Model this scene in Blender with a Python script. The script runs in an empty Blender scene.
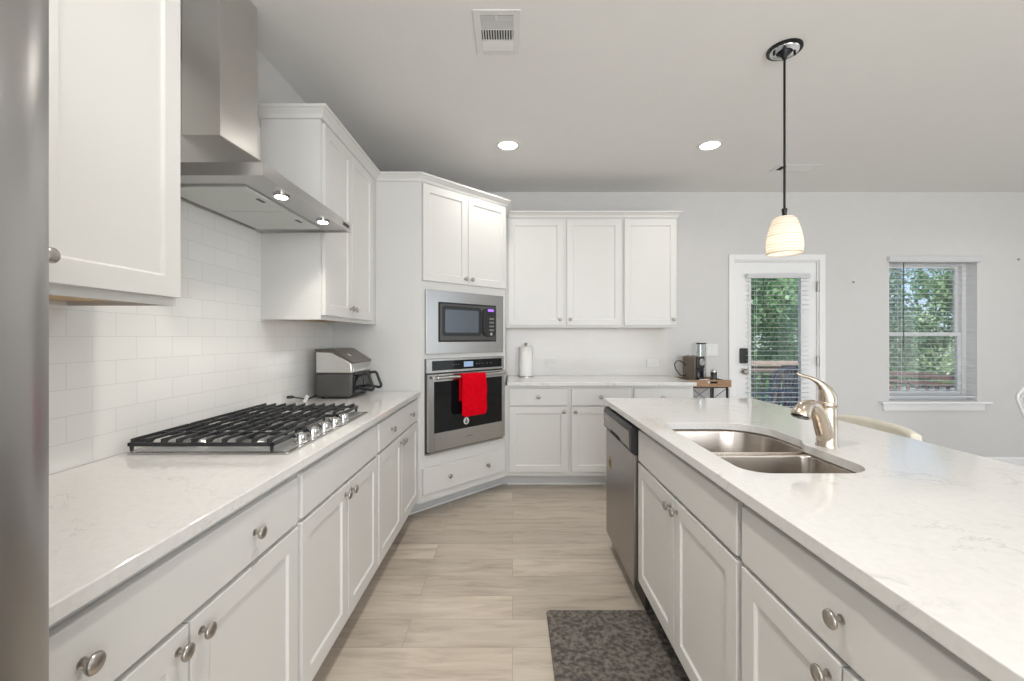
import bpy, bmesh, math, random
from mathutils import Vector, Matrix
R = math.radians
PI = math.pi
random.seed(7)
scene = bpy.context.scene
COL = scene.collection

# ------------------------------------------------------------------ camera
CAMH = 1.292
cd = bpy.data.cameras.new('camera')
cd.sensor_width = 36.0
cd.lens = 427.0 / 1024.0 * 36.0
cd.shift_x = -0.0005
cd.shift_y = -3.0 / 1024.0
cd.clip_start = 0.02
cd.clip_end = 300
cam = bpy.data.objects.new('camera', cd)
cam.location = (0, 0, CAMH)
cam.rotation_euler = (R(90), 0, 0)
COL.objects.link(cam)
scene.camera = cam

# ------------------------------------------------------------------ colour management
vs = scene.view_settings
scene.display_settings.display_device = 'sRGB'
vs.view_transform = 'Standard'
vs.look = 'None'
vs.gamma = 1.0
vs.use_curve_mapping = False
vs.exposure = 0.53

# ------------------------------------------------------------------ world and sun
w = bpy.data.worlds.new('world')
scene.world = w
w.use_nodes = True
wn = w.node_tree
wn.nodes.clear()
wo = wn.nodes.new('ShaderNodeOutputWorld')
wb = wn.nodes.new('ShaderNodeBackground')
sky = wn.nodes.new('ShaderNodeTexSky')
sky.sky_type = 'HOSEK_WILKIE'
sky.turbidity = 3.5
sky.ground_albedo = 0.4
sky.sun_direction = Vector((-0.35, -0.6, 0.72)).normalized()
wb.inputs['Strength'].default_value = 2.8
wn.links.new(sky.outputs[0], wb.inputs[0])
wn.links.new(wb.outputs[0], wo.inputs[0])

sd = bpy.data.lights.new('sun', 'SUN')
sd.energy = 4.0
sd.angle = R(1.5)
sd.color = (1.0, 0.96, 0.88)
sun = bpy.data.objects.new('sun', sd)
sun.rotation_euler = Vector((-0.35, -0.6, 0.72)).to_track_quat('Z', 'Y').to_euler()
COL.objects.link(sun)

# added fill lamps, unseen, behind and to the right of the camera
def area(name, loc, rot, sx, sy, power, color):
    l = bpy.data.lights.new(name, 'AREA')
    l.shape = 'RECTANGLE'
    l.size = sx
    l.size_y = sy
    l.energy = power
    l.color = color
    o = bpy.data.objects.new(name, l)
    o.location = loc
    o.rotation_euler = rot
    COL.objects.link(o)
    return o
area('fill_rear_area', (1.6, -3.85, 1.45), (R(100), 0, 0), 4.4, 2.3, 150, (0.95, 0.975, 1.0))
area('fill_right_area', (6.15, 0.5, 1.45), (R(90), 0, R(90)), 3.6, 2.2, 18, (0.95, 0.975, 1.0))

# ------------------------------------------------------------------ materials
def new_mat(name):
    m = bpy.data.materials.new(name)
    m.use_nodes = True
    nt = m.node_tree
    b = nt.nodes['Principled BSDF']
    return m, nt, b

def N(nt, typ, **kw):
    n = nt.nodes.new(typ)
    for k, v in kw.items():
        setattr(n, k, v)
    return n

def objcoord(nt, scale=(1, 1, 1), rot=(0, 0, 0)):
    tc = N(nt, 'ShaderNodeTexCoord')
    mp = N(nt, 'ShaderNodeMapping')
    mp.inputs['Scale'].default_value = scale
    mp.inputs['Rotation'].default_value = rot
    nt.links.new(tc.outputs['Object'], mp.inputs['Vector'])
    return mp.outputs['Vector']

def plain(name, col, rough=0.5, metal=0.0, var=0.03, nscale=8.0, bump=0.0, bscale=120.0, coat=0.0, stretch=(1, 1, 1)):
    """a base colour with a faint procedural variation and an optional fine bump"""
    m, nt, b = new_mat(name)
    v = objcoord(nt, stretch)
    no = N(nt, 'ShaderNodeTexNoise')
    no.inputs['Scale'].default_value = nscale
    no.inputs['Detail'].default_value = 3
    nt.links.new(v, no.inputs['Vector'])
    cr = N(nt, 'ShaderNodeValToRGB')
    a = [max(0, c * (1 - var)) for c in col]
    z = [min(1, c * (1 + var)) for c in col]
    cr.color_ramp.elements[0].position = 0.3
    cr.color_ramp.elements[1].position = 0.7
    cr.color_ramp.elements[0].color = (*a, 1)
    cr.color_ramp.elements[1].color = (*z, 1)
    nt.links.new(no.outputs['Fac'], cr.inputs['Fac'])
    nt.links.new(cr.outputs[0], b.inputs['Base Color'])
    b.inputs['Roughness'].default_value = rough
    b.inputs['Metallic'].default_value = metal
    b.inputs['Coat Weight'].default_value = coat
    if bump > 0:
        n2 = N(nt, 'ShaderNodeTexNoise')
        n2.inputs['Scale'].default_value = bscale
        n2.inputs['Detail'].default_value = 2
        nt.links.new(v, n2.inputs['Vector'])
        bp = N(nt, 'ShaderNodeBump')
        bp.inputs['Strength'].default_value = bump
        bp.inputs['Distance'].default_value = 0.002
        nt.links.new(n2.outputs['Fac'], bp.inputs['Height'])
        nt.links.new(bp.outputs[0], b.inputs['Normal'])
    return m

def brushed(name, col, rough, direction=(1, 1, 60), var=0.025):
    """stainless steel with a fine brushed grain"""
    m, nt, b = new_mat(name)
    v = objcoord(nt, direction)
    no = N(nt, 'ShaderNodeTexNoise')
    no.inputs['Scale'].default_value = 12
    no.inputs['Detail'].default_value = 4
    nt.links.new(v, no.inputs['Vector'])
    mr = N(nt, 'ShaderNodeMapRange')
    mr.inputs['To Min'].default_value = rough * (1 - var)
    mr.inputs['To Max'].default_value = rough * (1 + var)
    nt.links.new(no.outputs['Fac'], mr.inputs['Value'])
    nt.links.new(mr.outputs[0], b.inputs['Roughness'])
    b.inputs['Base Color'].default_value = (*col, 1)
    b.inputs['Metallic'].default_value = 1.0
    return m

def emit(name, col, strength):
    m, nt, b = new_mat(name)
    b.inputs['Base Color'].default_value = (*col, 1)
    b.inputs['Emission Color'].default_value = (*col, 1)
    b.inputs['Emission Strength'].default_value = strength
    return m

def glass(name, tint=(1, 1, 1), refl=1.0):
    m, nt, b = new_mat(name)
    nt.nodes.remove(b)
    out = nt.nodes['Material Output']
    tr = N(nt, 'ShaderNodeBsdfTransparent')
    tr.inputs[0].default_value = (*tint, 1)
    gl = N(nt, 'ShaderNodeBsdfGlossy')
    gl.inputs['Roughness'].default_value = 0.02
    fr = N(nt, 'ShaderNodeFresnel')
    fr.inputs[0].default_value = 1.35
    mx = N(nt, 'ShaderNodeMixShader')
    nt.links.new(fr.outputs[0], mx.inputs[0])
    nt.links.new(tr.outputs[0], mx.inputs[1])
    nt.links.new(gl.outputs[0], mx.inputs[2])
    nt.links.new(mx.outputs[0], out.inputs[0])
    return m

def mat_floor():
    m, nt, b = new_mat('oak_plank_floor')
    tc = N(nt, 'ShaderNodeTexCoord')
    br = N(nt, 'ShaderNodeTexBrick')
    br.offset = 0.37
    br.inputs['Color1'].default_value = (0.0, 0.0, 0.0, 1)
    br.inputs['Color2'].default_value = (1.0, 1.0, 1.0, 1)
    br.inputs['Mortar'].default_value = (0.5, 0.5, 0.5, 1)
    br.inputs['Scale'].default_value = 1.0
    br.inputs['Mortar Size'].default_value = 0.0012
    br.inputs['Mortar Smooth'].default_value = 0.3
    br.inputs['Bias'].default_value = 0.0
    br.inputs['Brick Width'].default_value = 1.25
    br.inputs['Row Height'].default_value = 0.178
    nt.links.new(tc.outputs['Object'], br.inputs['Vector'])
    # grain stretched along the planks
    mp = N(nt, 'ShaderNodeMapping')
    mp.inputs['Scale'].default_value = (1.3, 9, 1)
    nt.links.new(tc.outputs['Object'], mp.inputs['Vector'])
    sh = N(nt, 'ShaderNodeVectorMath', operation='MULTIPLY_ADD')
    sh.inputs[1].default_value = (7, 7, 7)
    nt.links.new(br.outputs['Color'], sh.inputs[0])
    nt.links.new(mp.outputs[0], sh.inputs[2])
    g = N(nt, 'ShaderNodeTexNoise')
    g.inputs['Scale'].default_value = 2.2
    g.inputs['Detail'].default_value = 7
    g.inputs['Roughness'].default_value = 0.62
    g.inputs['Distortion'].default_value = 0.5
    nt.links.new(sh.outputs[0], g.inputs['Vector'])
    cr = N(nt, 'ShaderNodeValToRGB')
    e = cr.color_ramp.elements
    e[0].position = 0.25
    e[0].color = (0.37, 0.318, 0.26, 1)
    e[1].position = 0.72
    e[1].color = (0.64, 0.58, 0.505, 1)
    e2 = e.new(0.48)
    e2.color = (0.55, 0.487, 0.412, 1)
    nt.links.new(g.outputs['Fac'], cr.inputs['Fac'])
    # plank to plank tone
    tone = N(nt, 'ShaderNodeMix', data_type='RGBA', blend_type='MULTIPLY')
    tone.inputs[0].default_value = 1.0
    tr = N(nt, 'ShaderNodeValToRGB')
    tr.color_ramp.elements[0].color = (0.84, 0.83, 0.82, 1)
    tr.color_ramp.elements[1].color = (1.08, 1.07, 1.05, 1)
    nt.links.new(br.outputs['Color'], tr.inputs['Fac'])
    nt.links.new(cr.outputs[0], tone.inputs[6])
    nt.links.new(tr.outputs[0], tone.inputs[7])
    seam = N(nt, 'ShaderNodeMix', data_type='RGBA', blend_type='MIX')
    seam.inputs[7].default_value = (0.2, 0.16, 0.12, 1)
    fs = N(nt, 'ShaderNodeMath', operation='MULTIPLY')
    fs.inputs[1].default_value = 0.6
    nt.links.new(br.outputs['Fac'], fs.inputs[0])
    nt.links.new(fs.outputs[0], seam.inputs[0])
    nt.links.new(tone.outputs[2], seam.inputs[6])
    # a few knots
    vo = N(nt, 'ShaderNodeTexVoronoi')
    vo.inputs['Scale'].default_value = 1.0
    mp2 = N(nt, 'ShaderNodeMapping')
    mp2.inputs['Scale'].default_value = (1.6, 4.0, 1)
    nt.links.new(tc.outputs['Object'], mp2.inputs['Vector'])
    nt.links.new(mp2.outputs[0], vo.inputs['Vector'])
    kr = N(nt, 'ShaderNodeValToRGB')
    kr.color_ramp.elements[0].position = 0.0
    kr.color_ramp.elements[0].color = (0.62, 0.55, 0.48, 1)
    kr.color_ramp.elements[1].position = 0.11
    kr.color_ramp.elements[1].color = (1, 1, 1, 1)
    nt.links.new(vo.outputs['Distance'], kr.inputs['Fac'])
    kn = N(nt, 'ShaderNodeMix', data_type='RGBA', blend_type='MULTIPLY')
    kn.inputs[0].default_value = 1.0
    nt.links.new(seam.outputs[2], kn.inputs[6])
    nt.links.new(kr.outputs[0], kn.inputs[7])
    nt.links.new(kn.outputs[2], b.inputs['Base Color'])
    b.inputs['Roughness'].default_value = 0.42
    bp = N(nt, 'ShaderNodeBump')
    bp.inputs['Strength'].default_value = 0.12
    bp.inputs['Distance'].default_value = 0.003
    nt.links.new(g.outputs['Fac'], bp.inputs['Height'])
    nt.links.new(bp.outputs[0], b.inputs['Normal'])
    return m

def mat_quartz():
    m, nt, b = new_mat('white_quartz')
    v = objcoord(nt)
    n1 = N(nt, 'ShaderNodeTexNoise')
    n1.inputs['Scale'].default_value = 3.2
    n1.inputs['Detail'].default_value = 8
    n1.inputs['Roughness'].default_value = 0.65
    n1.inputs['Distortion'].default_value = 1.6
    nt.links.new(v, n1.inputs['Vector'])
    cr = N(nt, 'ShaderNodeValToRGB')
    e = cr.color_ramp.elements
    base = (0.745, 0.735, 0.72, 1)
    e[0].position = 0.0
    e[0].color = base
    e[1].position = 1.0
    e[1].color = base
    for p, c in ((0.487, base), (0.5, (0.52, 0.51, 0.495, 1)), (0.513, base)):
        k = e.new(p)
        k.color = c
    nt.links.new(n1.outputs['Fac'], cr.inputs['Fac'])
    # the veins come and go
    n2 = N(nt, 'ShaderNodeTexNoise')
    n2.inputs['Scale'].default_value = 5.5
    n2.inputs['Detail'].default_value = 2
    nt.links.new(v, n2.inputs['Vector'])
    r2 = N(nt, 'ShaderNodeValToRGB')
    r2.color_ramp.elements[0].position = 0.48
    r2.color_ramp.elements[1].position = 0.66
    nt.links.new(n2.outputs['Fac'], r2.inputs['Fac'])
    mx = N(nt, 'ShaderNodeMix', data_type='RGBA')
    mx.inputs[6].default_value = base
    nt.links.new(r2.outputs[0], mx.inputs[0])
    nt.links.new(cr.outputs[0], mx.inputs[7])
    n3 = N(nt, 'ShaderNodeTexNoise')
    n3.inputs['Scale'].default_value = 60
    n3.inputs['Detail'].default_value = 3
    nt.links.new(v, n3.inputs['Vector'])
    r3 = N(nt, 'ShaderNodeValToRGB')
    r3.color_ramp.elements[0].position = 0.3
    r3.color_ramp.elements[0].color = (0.95, 0.95, 0.95, 1)
    r3.color_ramp.elements[1].position = 0.6
    nt.links.new(n3.outputs['Fac'], r3.inputs['Fac'])
    m2 = N(nt, 'ShaderNodeMix', data_type='RGBA', blend_type='MULTIPLY')
    m2.inputs[0].default_value = 1
    nt.links.new(mx.outputs[2], m2.inputs[6])
    nt.links.new(r3.outputs[0], m2.inputs[7])
    nt.links.new(m2.outputs[2], b.inputs['Base Color'])
    b.inputs['Roughness'].default_value = 0.07
    b.inputs['IOR'].default_value = 1.56
    return m

def mat_tile(name, col, grout, axis, wid=0.1524, hgt=0.0762, bump=0.25):
    m, nt, b = new_mat(name)
    tc = N(nt, 'ShaderNodeTexCoord')
    sx = N(nt, 'ShaderNodeSeparateXYZ')
    cx = N(nt, 'ShaderNodeCombineXYZ')
    nt.links.new(tc.outputs['Object'], sx.inputs[0])
    nt.links.new(sx.outputs[axis], cx.inputs[0])
    nt.links.new(sx.outputs[2], cx.inputs[1])
    br = N(nt, 'ShaderNodeTexBrick')
    br.offset = 0.5
    br.inputs['Color1'].default_value = (*col, 1)
    br.inputs['Color2'].default_value = (*[c * 0.975 for c in col], 1)
    br.inputs['Mortar'].default_value = (*grout, 1)
    br.inputs['Scale'].default_value = 1.0
    br.inputs['Mortar Size'].default_value = 0.0011
    br.inputs['Mortar Smooth'].default_value = 0.25
    br.inputs['Brick Width'].default_value = wid
    br.inputs['Row Height'].default_value = hgt
    nt.links.new(cx.outputs[0], br.inputs['Vector'])
    nt.links.new(br.outputs['Color'], b.inputs['Base Color'])
    b.inputs['Roughness'].default_value = 0.22
    iv = N(nt, 'ShaderNodeMath', operation='SUBTRACT')
    iv.inputs[0].default_value = 1.0
    nt.links.new(br.outputs['Fac'], iv.inputs[1])
    bp = N(nt, 'ShaderNodeBump')
    bp.inputs['Strength'].default_value = bump
    bp.inputs['Distance'].default_value = 0.002
    nt.links.new(iv.outputs[0], bp.inputs['Height'])
    nt.links.new(bp.outputs[0], b.inputs['Normal'])
    return m

def mat_mat():
    m, nt, b = new_mat('mottled_rubber')
    v = objcoord(nt)
    n1 = N(nt, 'ShaderNodeTexNoise')
    n1.inputs['Scale'].default_value = 55
    n1.inputs['Detail'].default_value = 4
    nt.links.new(v, n1.inputs['Vector'])
    cr = N(nt, 'ShaderNodeValToRGB')
    cr.color_ramp.elements[0].position = 0.38
    cr.color_ramp.elements[0].color = (0.060, 0.052, 0.046, 1)
    cr.color_ramp.elements[1].position = 0.66
    cr.color_ramp.elements[1].color = (0.21, 0.185, 0.165, 1)
    nt.links.new(n1.outputs['Fac'], cr.inputs['Fac'])
    nt.links.new(cr.outputs[0], b.inputs['Base Color'])
    b.inputs['Roughness'].default_value = 0.6
    return m

def mat_shade():
    """woven pale shade lit from inside"""
    m, nt, b = new_mat('woven_lit_shade')
    nt.nodes.remove(b)
    out = nt.nodes['Material Output']
    v = objcoord(nt)
    wv = N(nt, 'ShaderNodeTexWave', wave_type='BANDS', bands_direction='Z')
    wv.inputs['Scale'].default_value = 22
    wv.inputs['Distortion'].default_value = 1.5
    nt.links.new(v, wv.inputs['Vector'])
    cr = N(nt, 'ShaderNodeValToRGB')
    cr.color_ramp.elements[0].position = 0.0
    cr.color_ramp.elements[0].color = (0.74, 0.67, 0.58, 1)
    cr.color_ramp.elements[1].position = 0.35
    cr.color_ramp.elements[1].color = (0.90, 0.87, 0.82, 1)
    nt.links.new(wv.outputs['Fac'], cr.inputs['Fac'])
    d = N(nt, 'ShaderNodeBsdfDiffuse')
    t = N(nt, 'ShaderNodeBsdfTranslucent')
    nt.links.new(cr.outputs[0], d.inputs[0])
    nt.links.new(cr.outputs[0], t.inputs[0])
    mx = N(nt, 'ShaderNodeMixShader')
    mx.inputs[0].default_value = 0.6
    nt.links.new(d.outputs[0], mx.inputs[1])
    nt.links.new(t.outputs[0], mx.inputs[2])
    nt.links.new(mx.outputs[0], out.inputs[0])
    return m

M = {}
M['cab'] = plain('white_cabinet_paint', (0.68, 0.672, 0.655), 0.45, var=0.008, nscale=3)
M['maple'] = plain('maple_underside', (0.55, 0.36, 0.18), 0.5, var=0.1, stretch=(1, 8, 1))
M['wall'] = plain('grey_wall_paint', (0.63, 0.622, 0.615), 0.75, var=0.01, bump=0.05, bscale=160)
M['ceiling'] = plain('ceiling_paint', (0.80, 0.795, 0.785), 0.85, var=0.006, bump=0.06, bscale=110)
M['trim'] = plain('white_trim_paint', (0.82, 0.82, 0.82), 0.35, var=0.008)
M['floor'] = mat_floor()
M['quartz'] = mat_quartz()
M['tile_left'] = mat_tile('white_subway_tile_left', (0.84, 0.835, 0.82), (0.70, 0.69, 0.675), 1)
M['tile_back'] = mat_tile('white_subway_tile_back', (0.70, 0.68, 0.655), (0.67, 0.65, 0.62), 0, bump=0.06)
M['steel'] = brushed('brushed_steel', (0.50, 0.49, 0.48), 0.27, (1, 1, 50))
M['steel_v'] = brushed('brushed_steel_upright_grain', (0.62, 0.60, 0.575), 0.3, (50, 50, 1))
M['steel_dark'] = brushed('darker_brushed_steel', (0.34, 0.315, 0.295), 0.3, (60, 60, 1))
M['fridge'] = brushed('fridge_steel', (0.47, 0.46, 0.455), 0.28, (1, 1, 60))
M['sink'] = brushed('sink_steel', (0.52, 0.47, 0.42), 0.25, (40, 40, 1))
M['nickel'] = plain('satin_nickel', (0.44, 0.415, 0.385), 0.3, 1.0, var=0.03)
M['faucet'] = plain('brushed_nickel_faucet', (0.56, 0.49, 0.405), 0.27, 1.0, var=0.03)
M['pan'] = brushed('satin_pan_steel', (0.68, 0.68, 0.68), 0.4)
M['chrome'] = plain('chrome', (0.8, 0.8, 0.8), 0.1, 1.0, var=0.01)
M['iron'] = plain('cast_iron', (0.035, 0.036, 0.04), 0.42, 0.2, var=0.1, bump=0.1)
M['black'] = plain('black_plastic', (0.018, 0.018, 0.02), 0.32, var=0.05)
M['blackmetal'] = plain('black_metal', (0.012, 0.012, 0.013), 0.35, 0.4, var=0.05)
M['blackglass'] = plain('black_glass', (0.006, 0.007, 0.008), 0.04, var=0.02)
M['blackglass'].node_tree.nodes['Principled BSDF'].inputs['Specular IOR Level'].default_value = 0.3
M['mwglass'] = plain('microwave_window', (0.10, 0.12, 0.15), 0.16, var=0.03)
M['charcoal'] = plain('charcoal_plastic', (0.075, 0.073, 0.07), 0.38, var=0.04)
M['silver'] = brushed('silver_plastic', (0.62, 0.61, 0.59), 0.33, (1, 1, 30))
M['brownblack'] = plain('smoked_brown_plastic', (0.11, 0.095, 0.075), 0.3, var=0.05)
M['taupe'] = plain('taupe_plastic', (0.14, 0.115, 0.09), 0.4, var=0.05)
M['white'] = plain('white_plastic', (0.74, 0.74, 0.73), 0.4, var=0.01)
M['paper'] = plain('white_paper', (0.85, 0.84, 0.83), 0.9, var=0.02, bump=0.3, bscale=90)
M['towel'] = plain('red_terry_cloth', (0.66, 0.0, 0.010), 0.95, var=0.15, nscale=60, bump=0.8, bscale=260)
M['towel'].node_tree.nodes['Principled BSDF'].inputs['Specular IOR Level'].default_value = 0.1
M['mat'] = mat_mat()
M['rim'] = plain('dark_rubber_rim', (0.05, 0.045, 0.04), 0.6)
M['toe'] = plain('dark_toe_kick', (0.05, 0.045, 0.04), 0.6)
M['toe_shaded'] = plain('shaded_brown_toe_kick', (0.16, 0.12, 0.09), 0.6, var=0.06)  # dark brown of the floor in shadow, put into the toe kick colour
M['wood'] = plain('rustic_tray_wood', (0.33, 0.20, 0.115), 0.6, var=0.25, nscale=14, stretch=(1, 5, 5))
M['leather'] = plain('cream_upholstery', (0.72, 0.68, 0.58), 0.6, var=0.03, bump=0.2)
M['shade'] = mat_shade()
M['bulb'] = emit('lamp_glow', (1.0, 0.93, 0.84), 2.2)
M['down'] = emit('downlight_glow', (1.0, 0.97, 0.92), 9)
M['hoodlamp'] = emit('hood_lamp_glow', (1.0, 0.97, 0.9), 12)
M['glass'] = glass('window_glass')
M['tankglass'] = glass('clear_tank', (0.86, 0.9, 0.9))
M['disp_blue'] = emit('pale_blue_display', (0.2, 0.28, 0.42), 0.5)
M['disp_violet'] = emit('violet_display', (0.28, 0.12, 0.75), 0.9)
M['darkslot'] = plain('dark_slot', (0.02, 0.02, 0.02), 0.8)
M['greyslot'] = plain('grey_duct', (0.16, 0.16, 0.155), 0.8)
M['filter'] = plain('pale_metal_filter', (0.62, 0.64, 0.62), 0.5, 0.35, var=0.03, nscale=80)
M['gold'] = plain('golden_sticker', (0.42, 0.27, 0.1), 0.4, 0.3, var=0.2, nscale=60)
M['blind'] = plain('white_blind_vinyl', (0.86, 0.87, 0.88), 0.45, var=0.01)
_nt = M['blind'].node_tree
_t = _nt.nodes.new('ShaderNodeBsdfTranslucent'); _t.inputs[0].default_value = (0.86, 0.87, 0.88, 1)
_m = _nt.nodes.new('ShaderNodeMixShader'); _m.inputs[0].default_value = 0.4
_nt.links.new(_nt.nodes['Principled BSDF'].outputs[0], _m.inputs[1]); _nt.links.new(_t.outputs[0], _m.inputs[2])
_nt.links.new(_m.outputs[0], _nt.nodes['Material Output'].inputs[0])
M['cordgrey'] = plain('dark_green_wand', (0.06, 0.08, 0.075), 0.3)
M['leaf'] = None
M['bark'] = plain('tree_bark', (0.12, 0.09, 0.07), 0.9, var=0.3, nscale=12, bump=0.6, bscale=20)
M['deckwood'] = plain('weathered_deck_boards', (0.36, 0.38, 0.40), 0.8, var=0.15, nscale=5, stretch=(1, 12, 1))
M['railwood'] = plain('pale_railing_wood', (0.42, 0.34, 0.30), 0.8, var=0.12, nscale=9)
M['redwood'] = plain('reddish_rail_wood', (0.22, 0.13, 0.12), 0.8, var=0.15, nscale=9)
M['bluegrey'] = plain('blue_grey_metal', (0.28, 0.34, 0.44), 0.5, 0.1, var=0.1)
M['brick'] = mat_tile('red_brick_pier', (0.26, 0.12, 0.09), (0.45, 0.42, 0.38), 0, 0.2, 0.075, 0.5)
M['lawn'] = plain('lawn', (0.10, 0.17, 0.05), 0.9, var=0.4, nscale=3, bump=0.6, bscale=30)
M['gravel'] = plain('blue_grey_gravel', (0.30, 0.35, 0.42), 0.9, var=0.25, nscale=9, bump=0.6, bscale=40)

def mat_leaf(name, c0, c1):
    m, nt, b = new_mat(name)
    nt.nodes.remove(b)
    out = nt.nodes['Material Output']
    v = objcoord(nt)
    no = N(nt, 'ShaderNodeTexNoise')
    no.inputs['Scale'].default_value = 2.5
    no.inputs['Detail'].default_value = 4
    nt.links.new(v, no.inputs['Vector'])
    cr = N(nt, 'ShaderNodeValToRGB')
    cr.color_ramp.elements[0].position = 0.35
    cr.color_ramp.elements[0].color = (*c0, 1)
    cr.color_ramp.elements[1].position = 0.65
    cr.color_ramp.elements[1].color = (*c1, 1)
    nt.links.new(no.outputs['Fac'], cr.inputs['Fac'])
    d = N(nt, 'ShaderNodeBsdfPrincipled')
    d.inputs['Roughness'].default_value = 0.45
    t = N(nt, 'ShaderNodeBsdfTranslucent')
    nt.links.new(cr.outputs[0], d.inputs['Base Color'])
    nt.links.new(cr.outputs[0], t.inputs[0])
    mx = N(nt, 'ShaderNodeMixShader')
    mx.inputs[0].default_value = 0.35
    nt.links.new(d.outputs[0], mx.inputs[1])
    nt.links.new(t.outputs[0], mx.inputs[2])
    nt.links.new(mx.outputs[0], out.inputs[0])
    return m
M['leaf_mid'] = mat_leaf('mid_green_leaves', (0.11, 0.24, 0.12), (0.30, 0.48, 0.25))
M['leaf_pale'] = mat_leaf('pale_green_leaves', (0.28, 0.40, 0.24), (0.48, 0.60, 0.38))
M['leaf_dark'] = mat_leaf('dark_green_leaves', (0.07, 0.15, 0.09), (0.15, 0.27, 0.14))

# ------------------------------------------------------------------ mesh helpers
class MB:
    def __init__(self):
        self.bm = bmesh.new()
        self.mats = []
        self.cur = 0
    def use(self, mat):
        if mat not in self.mats:
            self.mats.append(mat)
        self.cur = self.mats.index(mat)
        return self
    def _f(self, vs):
        try:
            f = self.bm.faces.new(vs)
            f.material_index = self.cur
            return f
        except ValueError:
            return None
    def box(self, x0, y0, z0, x1, y1, z1, mtx=None):
        if x0 > x1: x0, x1 = x1, x0
        if y0 > y1: y0, y1 = y1, y0
        if z0 > z1: z0, z1 = z1, z0
        p = [Vector(c) for c in ((x0, y0, z0), (x1, y0, z0), (x1, y1, z0), (x0, y1, z0),
                                 (x0, y0, z1), (x1, y0, z1), (x1, y1, z1), (x0, y1, z1))]
        if mtx: p = [mtx @ q for q in p]
        v = [self.bm.verts.new(q) for q in p]
        for f in ((0, 3, 2, 1), (4, 5, 6, 7), (0, 1, 5, 4), (1, 2, 6, 5), (2, 3, 7, 6), (3, 0, 4, 7)):
            self._f([v[i] for i in f])
        return self
    def prism(self, pts, a, b, axis='z'):
        """extrude a closed outline between a and b along an axis; outline in the two other axes"""
        def P(u, v, t):
            return {'z': (u, v, t), 'y': (u, t, v), 'x': (t, u, v)}[axis]
        lo = [self.bm.verts.new(P(u, v, a)) for u, v in pts]
        hi = [self.bm.verts.new(P(u, v, b)) for u, v in pts]
        n = len(pts)
        self._f(lo[::-1]); self._f(hi)
        for i in range(n):
            j = (i + 1) % n
            self._f([lo[i], lo[j], hi[j], hi[i]])
        return self
    def tube(self, path, r, seg=10, caps=True, closed=False):
        pts = [Vector(p) for p in path]
        rs = r if isinstance(r, (list, tuple)) else [r] * len(pts)
        rings = []
        up = None
        for i, p in enumerate(pts):
            if closed:
                t = (pts[(i + 1) % len(pts)] - pts[i - 1]).normalized()
            elif i == 0: t = (pts[1] - p).normalized()
            elif i == len(pts) - 1: t = (p - pts[i - 1]).normalized()
            else: t = ((pts[i + 1] - p).normalized() + (p - pts[i - 1]).normalized()).normalized()
            if up is None:
                up = Vector((0, 0, 1)) if abs(t.z) < 0.9 else Vector((1, 0, 0))
            s = t.cross(up).normalized()
            up = s.cross(t).normalized()
            rings.append([self.bm.verts.new(p + (s * math.cos(2 * PI * k / seg) + up * math.sin(2 * PI * k / seg)) * rs[i]) for k in range(seg)])
        m = len(rings)
        for i in range(m if closed else m - 1):
            a, b = rings[i], rings[(i + 1) % m]
            for k in range(seg):
                self._f([a[k], a[(k + 1) % seg], b[(k + 1) % seg], b[k]])
        if caps and not closed:
            self._f(rings[0][::-1]); self._f(rings[-1])
        return self
    def lathe(self, prof, c=(0, 0, 0), axis='z', seg=24, sx=1.0, sy=1.0, mtx=None):
        """profile of (radius, height) turned about an axis through c"""
        rings = []
        for r, h in prof:
            if r < 1e-6: r = 1e-5
            ring = []
            for k in range(seg):
                a = 2 * PI * k / seg
                u, v = r * math.cos(a) * sx, r * math.sin(a) * sy
                q = {'z': (u, v, h), 'x': (h, u, v), 'y': (u, -h, v)}[axis]
                q = Vector(q)
                if mtx: q = mtx @ q
                ring.append(self.bm.verts.new(Vector(c) + q))
            rings.append(ring)
        for i in range(len(rings) - 1):
            a, b = rings[i], rings[i + 1]
            for k in range(seg):
                self._f([a[k], a[(k + 1) % seg], b[(k + 1) % seg], b[k]])
        self._f(rings[0][::-1]); self._f(rings[-1])
        return self
    def sweep(self, prof, path, closed=False, z=0.0):
        """mitred sweep of a profile (out, up) along a plan path; out is to the right of travel"""
        n = len(path)
        rings = []
        for i in range(n):
            p = Vector(path[i])
            d0 = (p - Vector(path[i - 1])).normalized() if (i > 0 or closed) else None
            d1 = (Vector(path[(i + 1) % n]) - p).normalized() if (i < n - 1 or closed) else None
            if d0 is None: d0 = d1
            if d1 is None: d1 = d0
            n0 = Vector((d0.y, -d0.x)); n1 = Vector((d1.y, -d1.x))
            b = (n0 + n1).normalized()
            k = 1.0 / max(0.3, b.dot(n0))
            rings.append([self.bm.verts.new((p.x + b.x * k * o, p.y + b.y * k * o, z + u)) for o, u in prof])
        m = len(prof)
        for i in range(n if closed else n - 1):
            a, c = rings[i], rings[(i + 1) % n]
            for k in range(m):
                self._f([a[k], a[(k + 1) % m], c[(k + 1) % m], c[k]])
        if not closed:
            self._f(rings[0]); self._f(rings[-1][::-1])
        return self
    def build(self, name, mat=None, parent=None, bevel=0.0, smooth=False, seg=2, loc=None, rot=None, label=None):
        bmesh.ops.recalc_face_normals(self.bm, faces=self.bm.faces[:])
        me = bpy.data.meshes.new(name)
        self.bm.to_mesh(me)
        self.bm.free()
        for m_ in (self.mats or [mat]):
            me.materials.append(m_)
        o = bpy.data.objects.new(name, me)
        COL.objects.link(o)
        if parent: o.parent = parent
        if loc is not None: o.location = loc
        if rot is not None: o.rotation_euler = rot
        if bevel > 0:
            bv = o.modifiers.new('bevel', 'BEVEL')
            bv.width = bevel
            bv.segments = seg
            bv.limit_method = 'ANGLE'
            bv.angle_limit = R(40)
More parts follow.
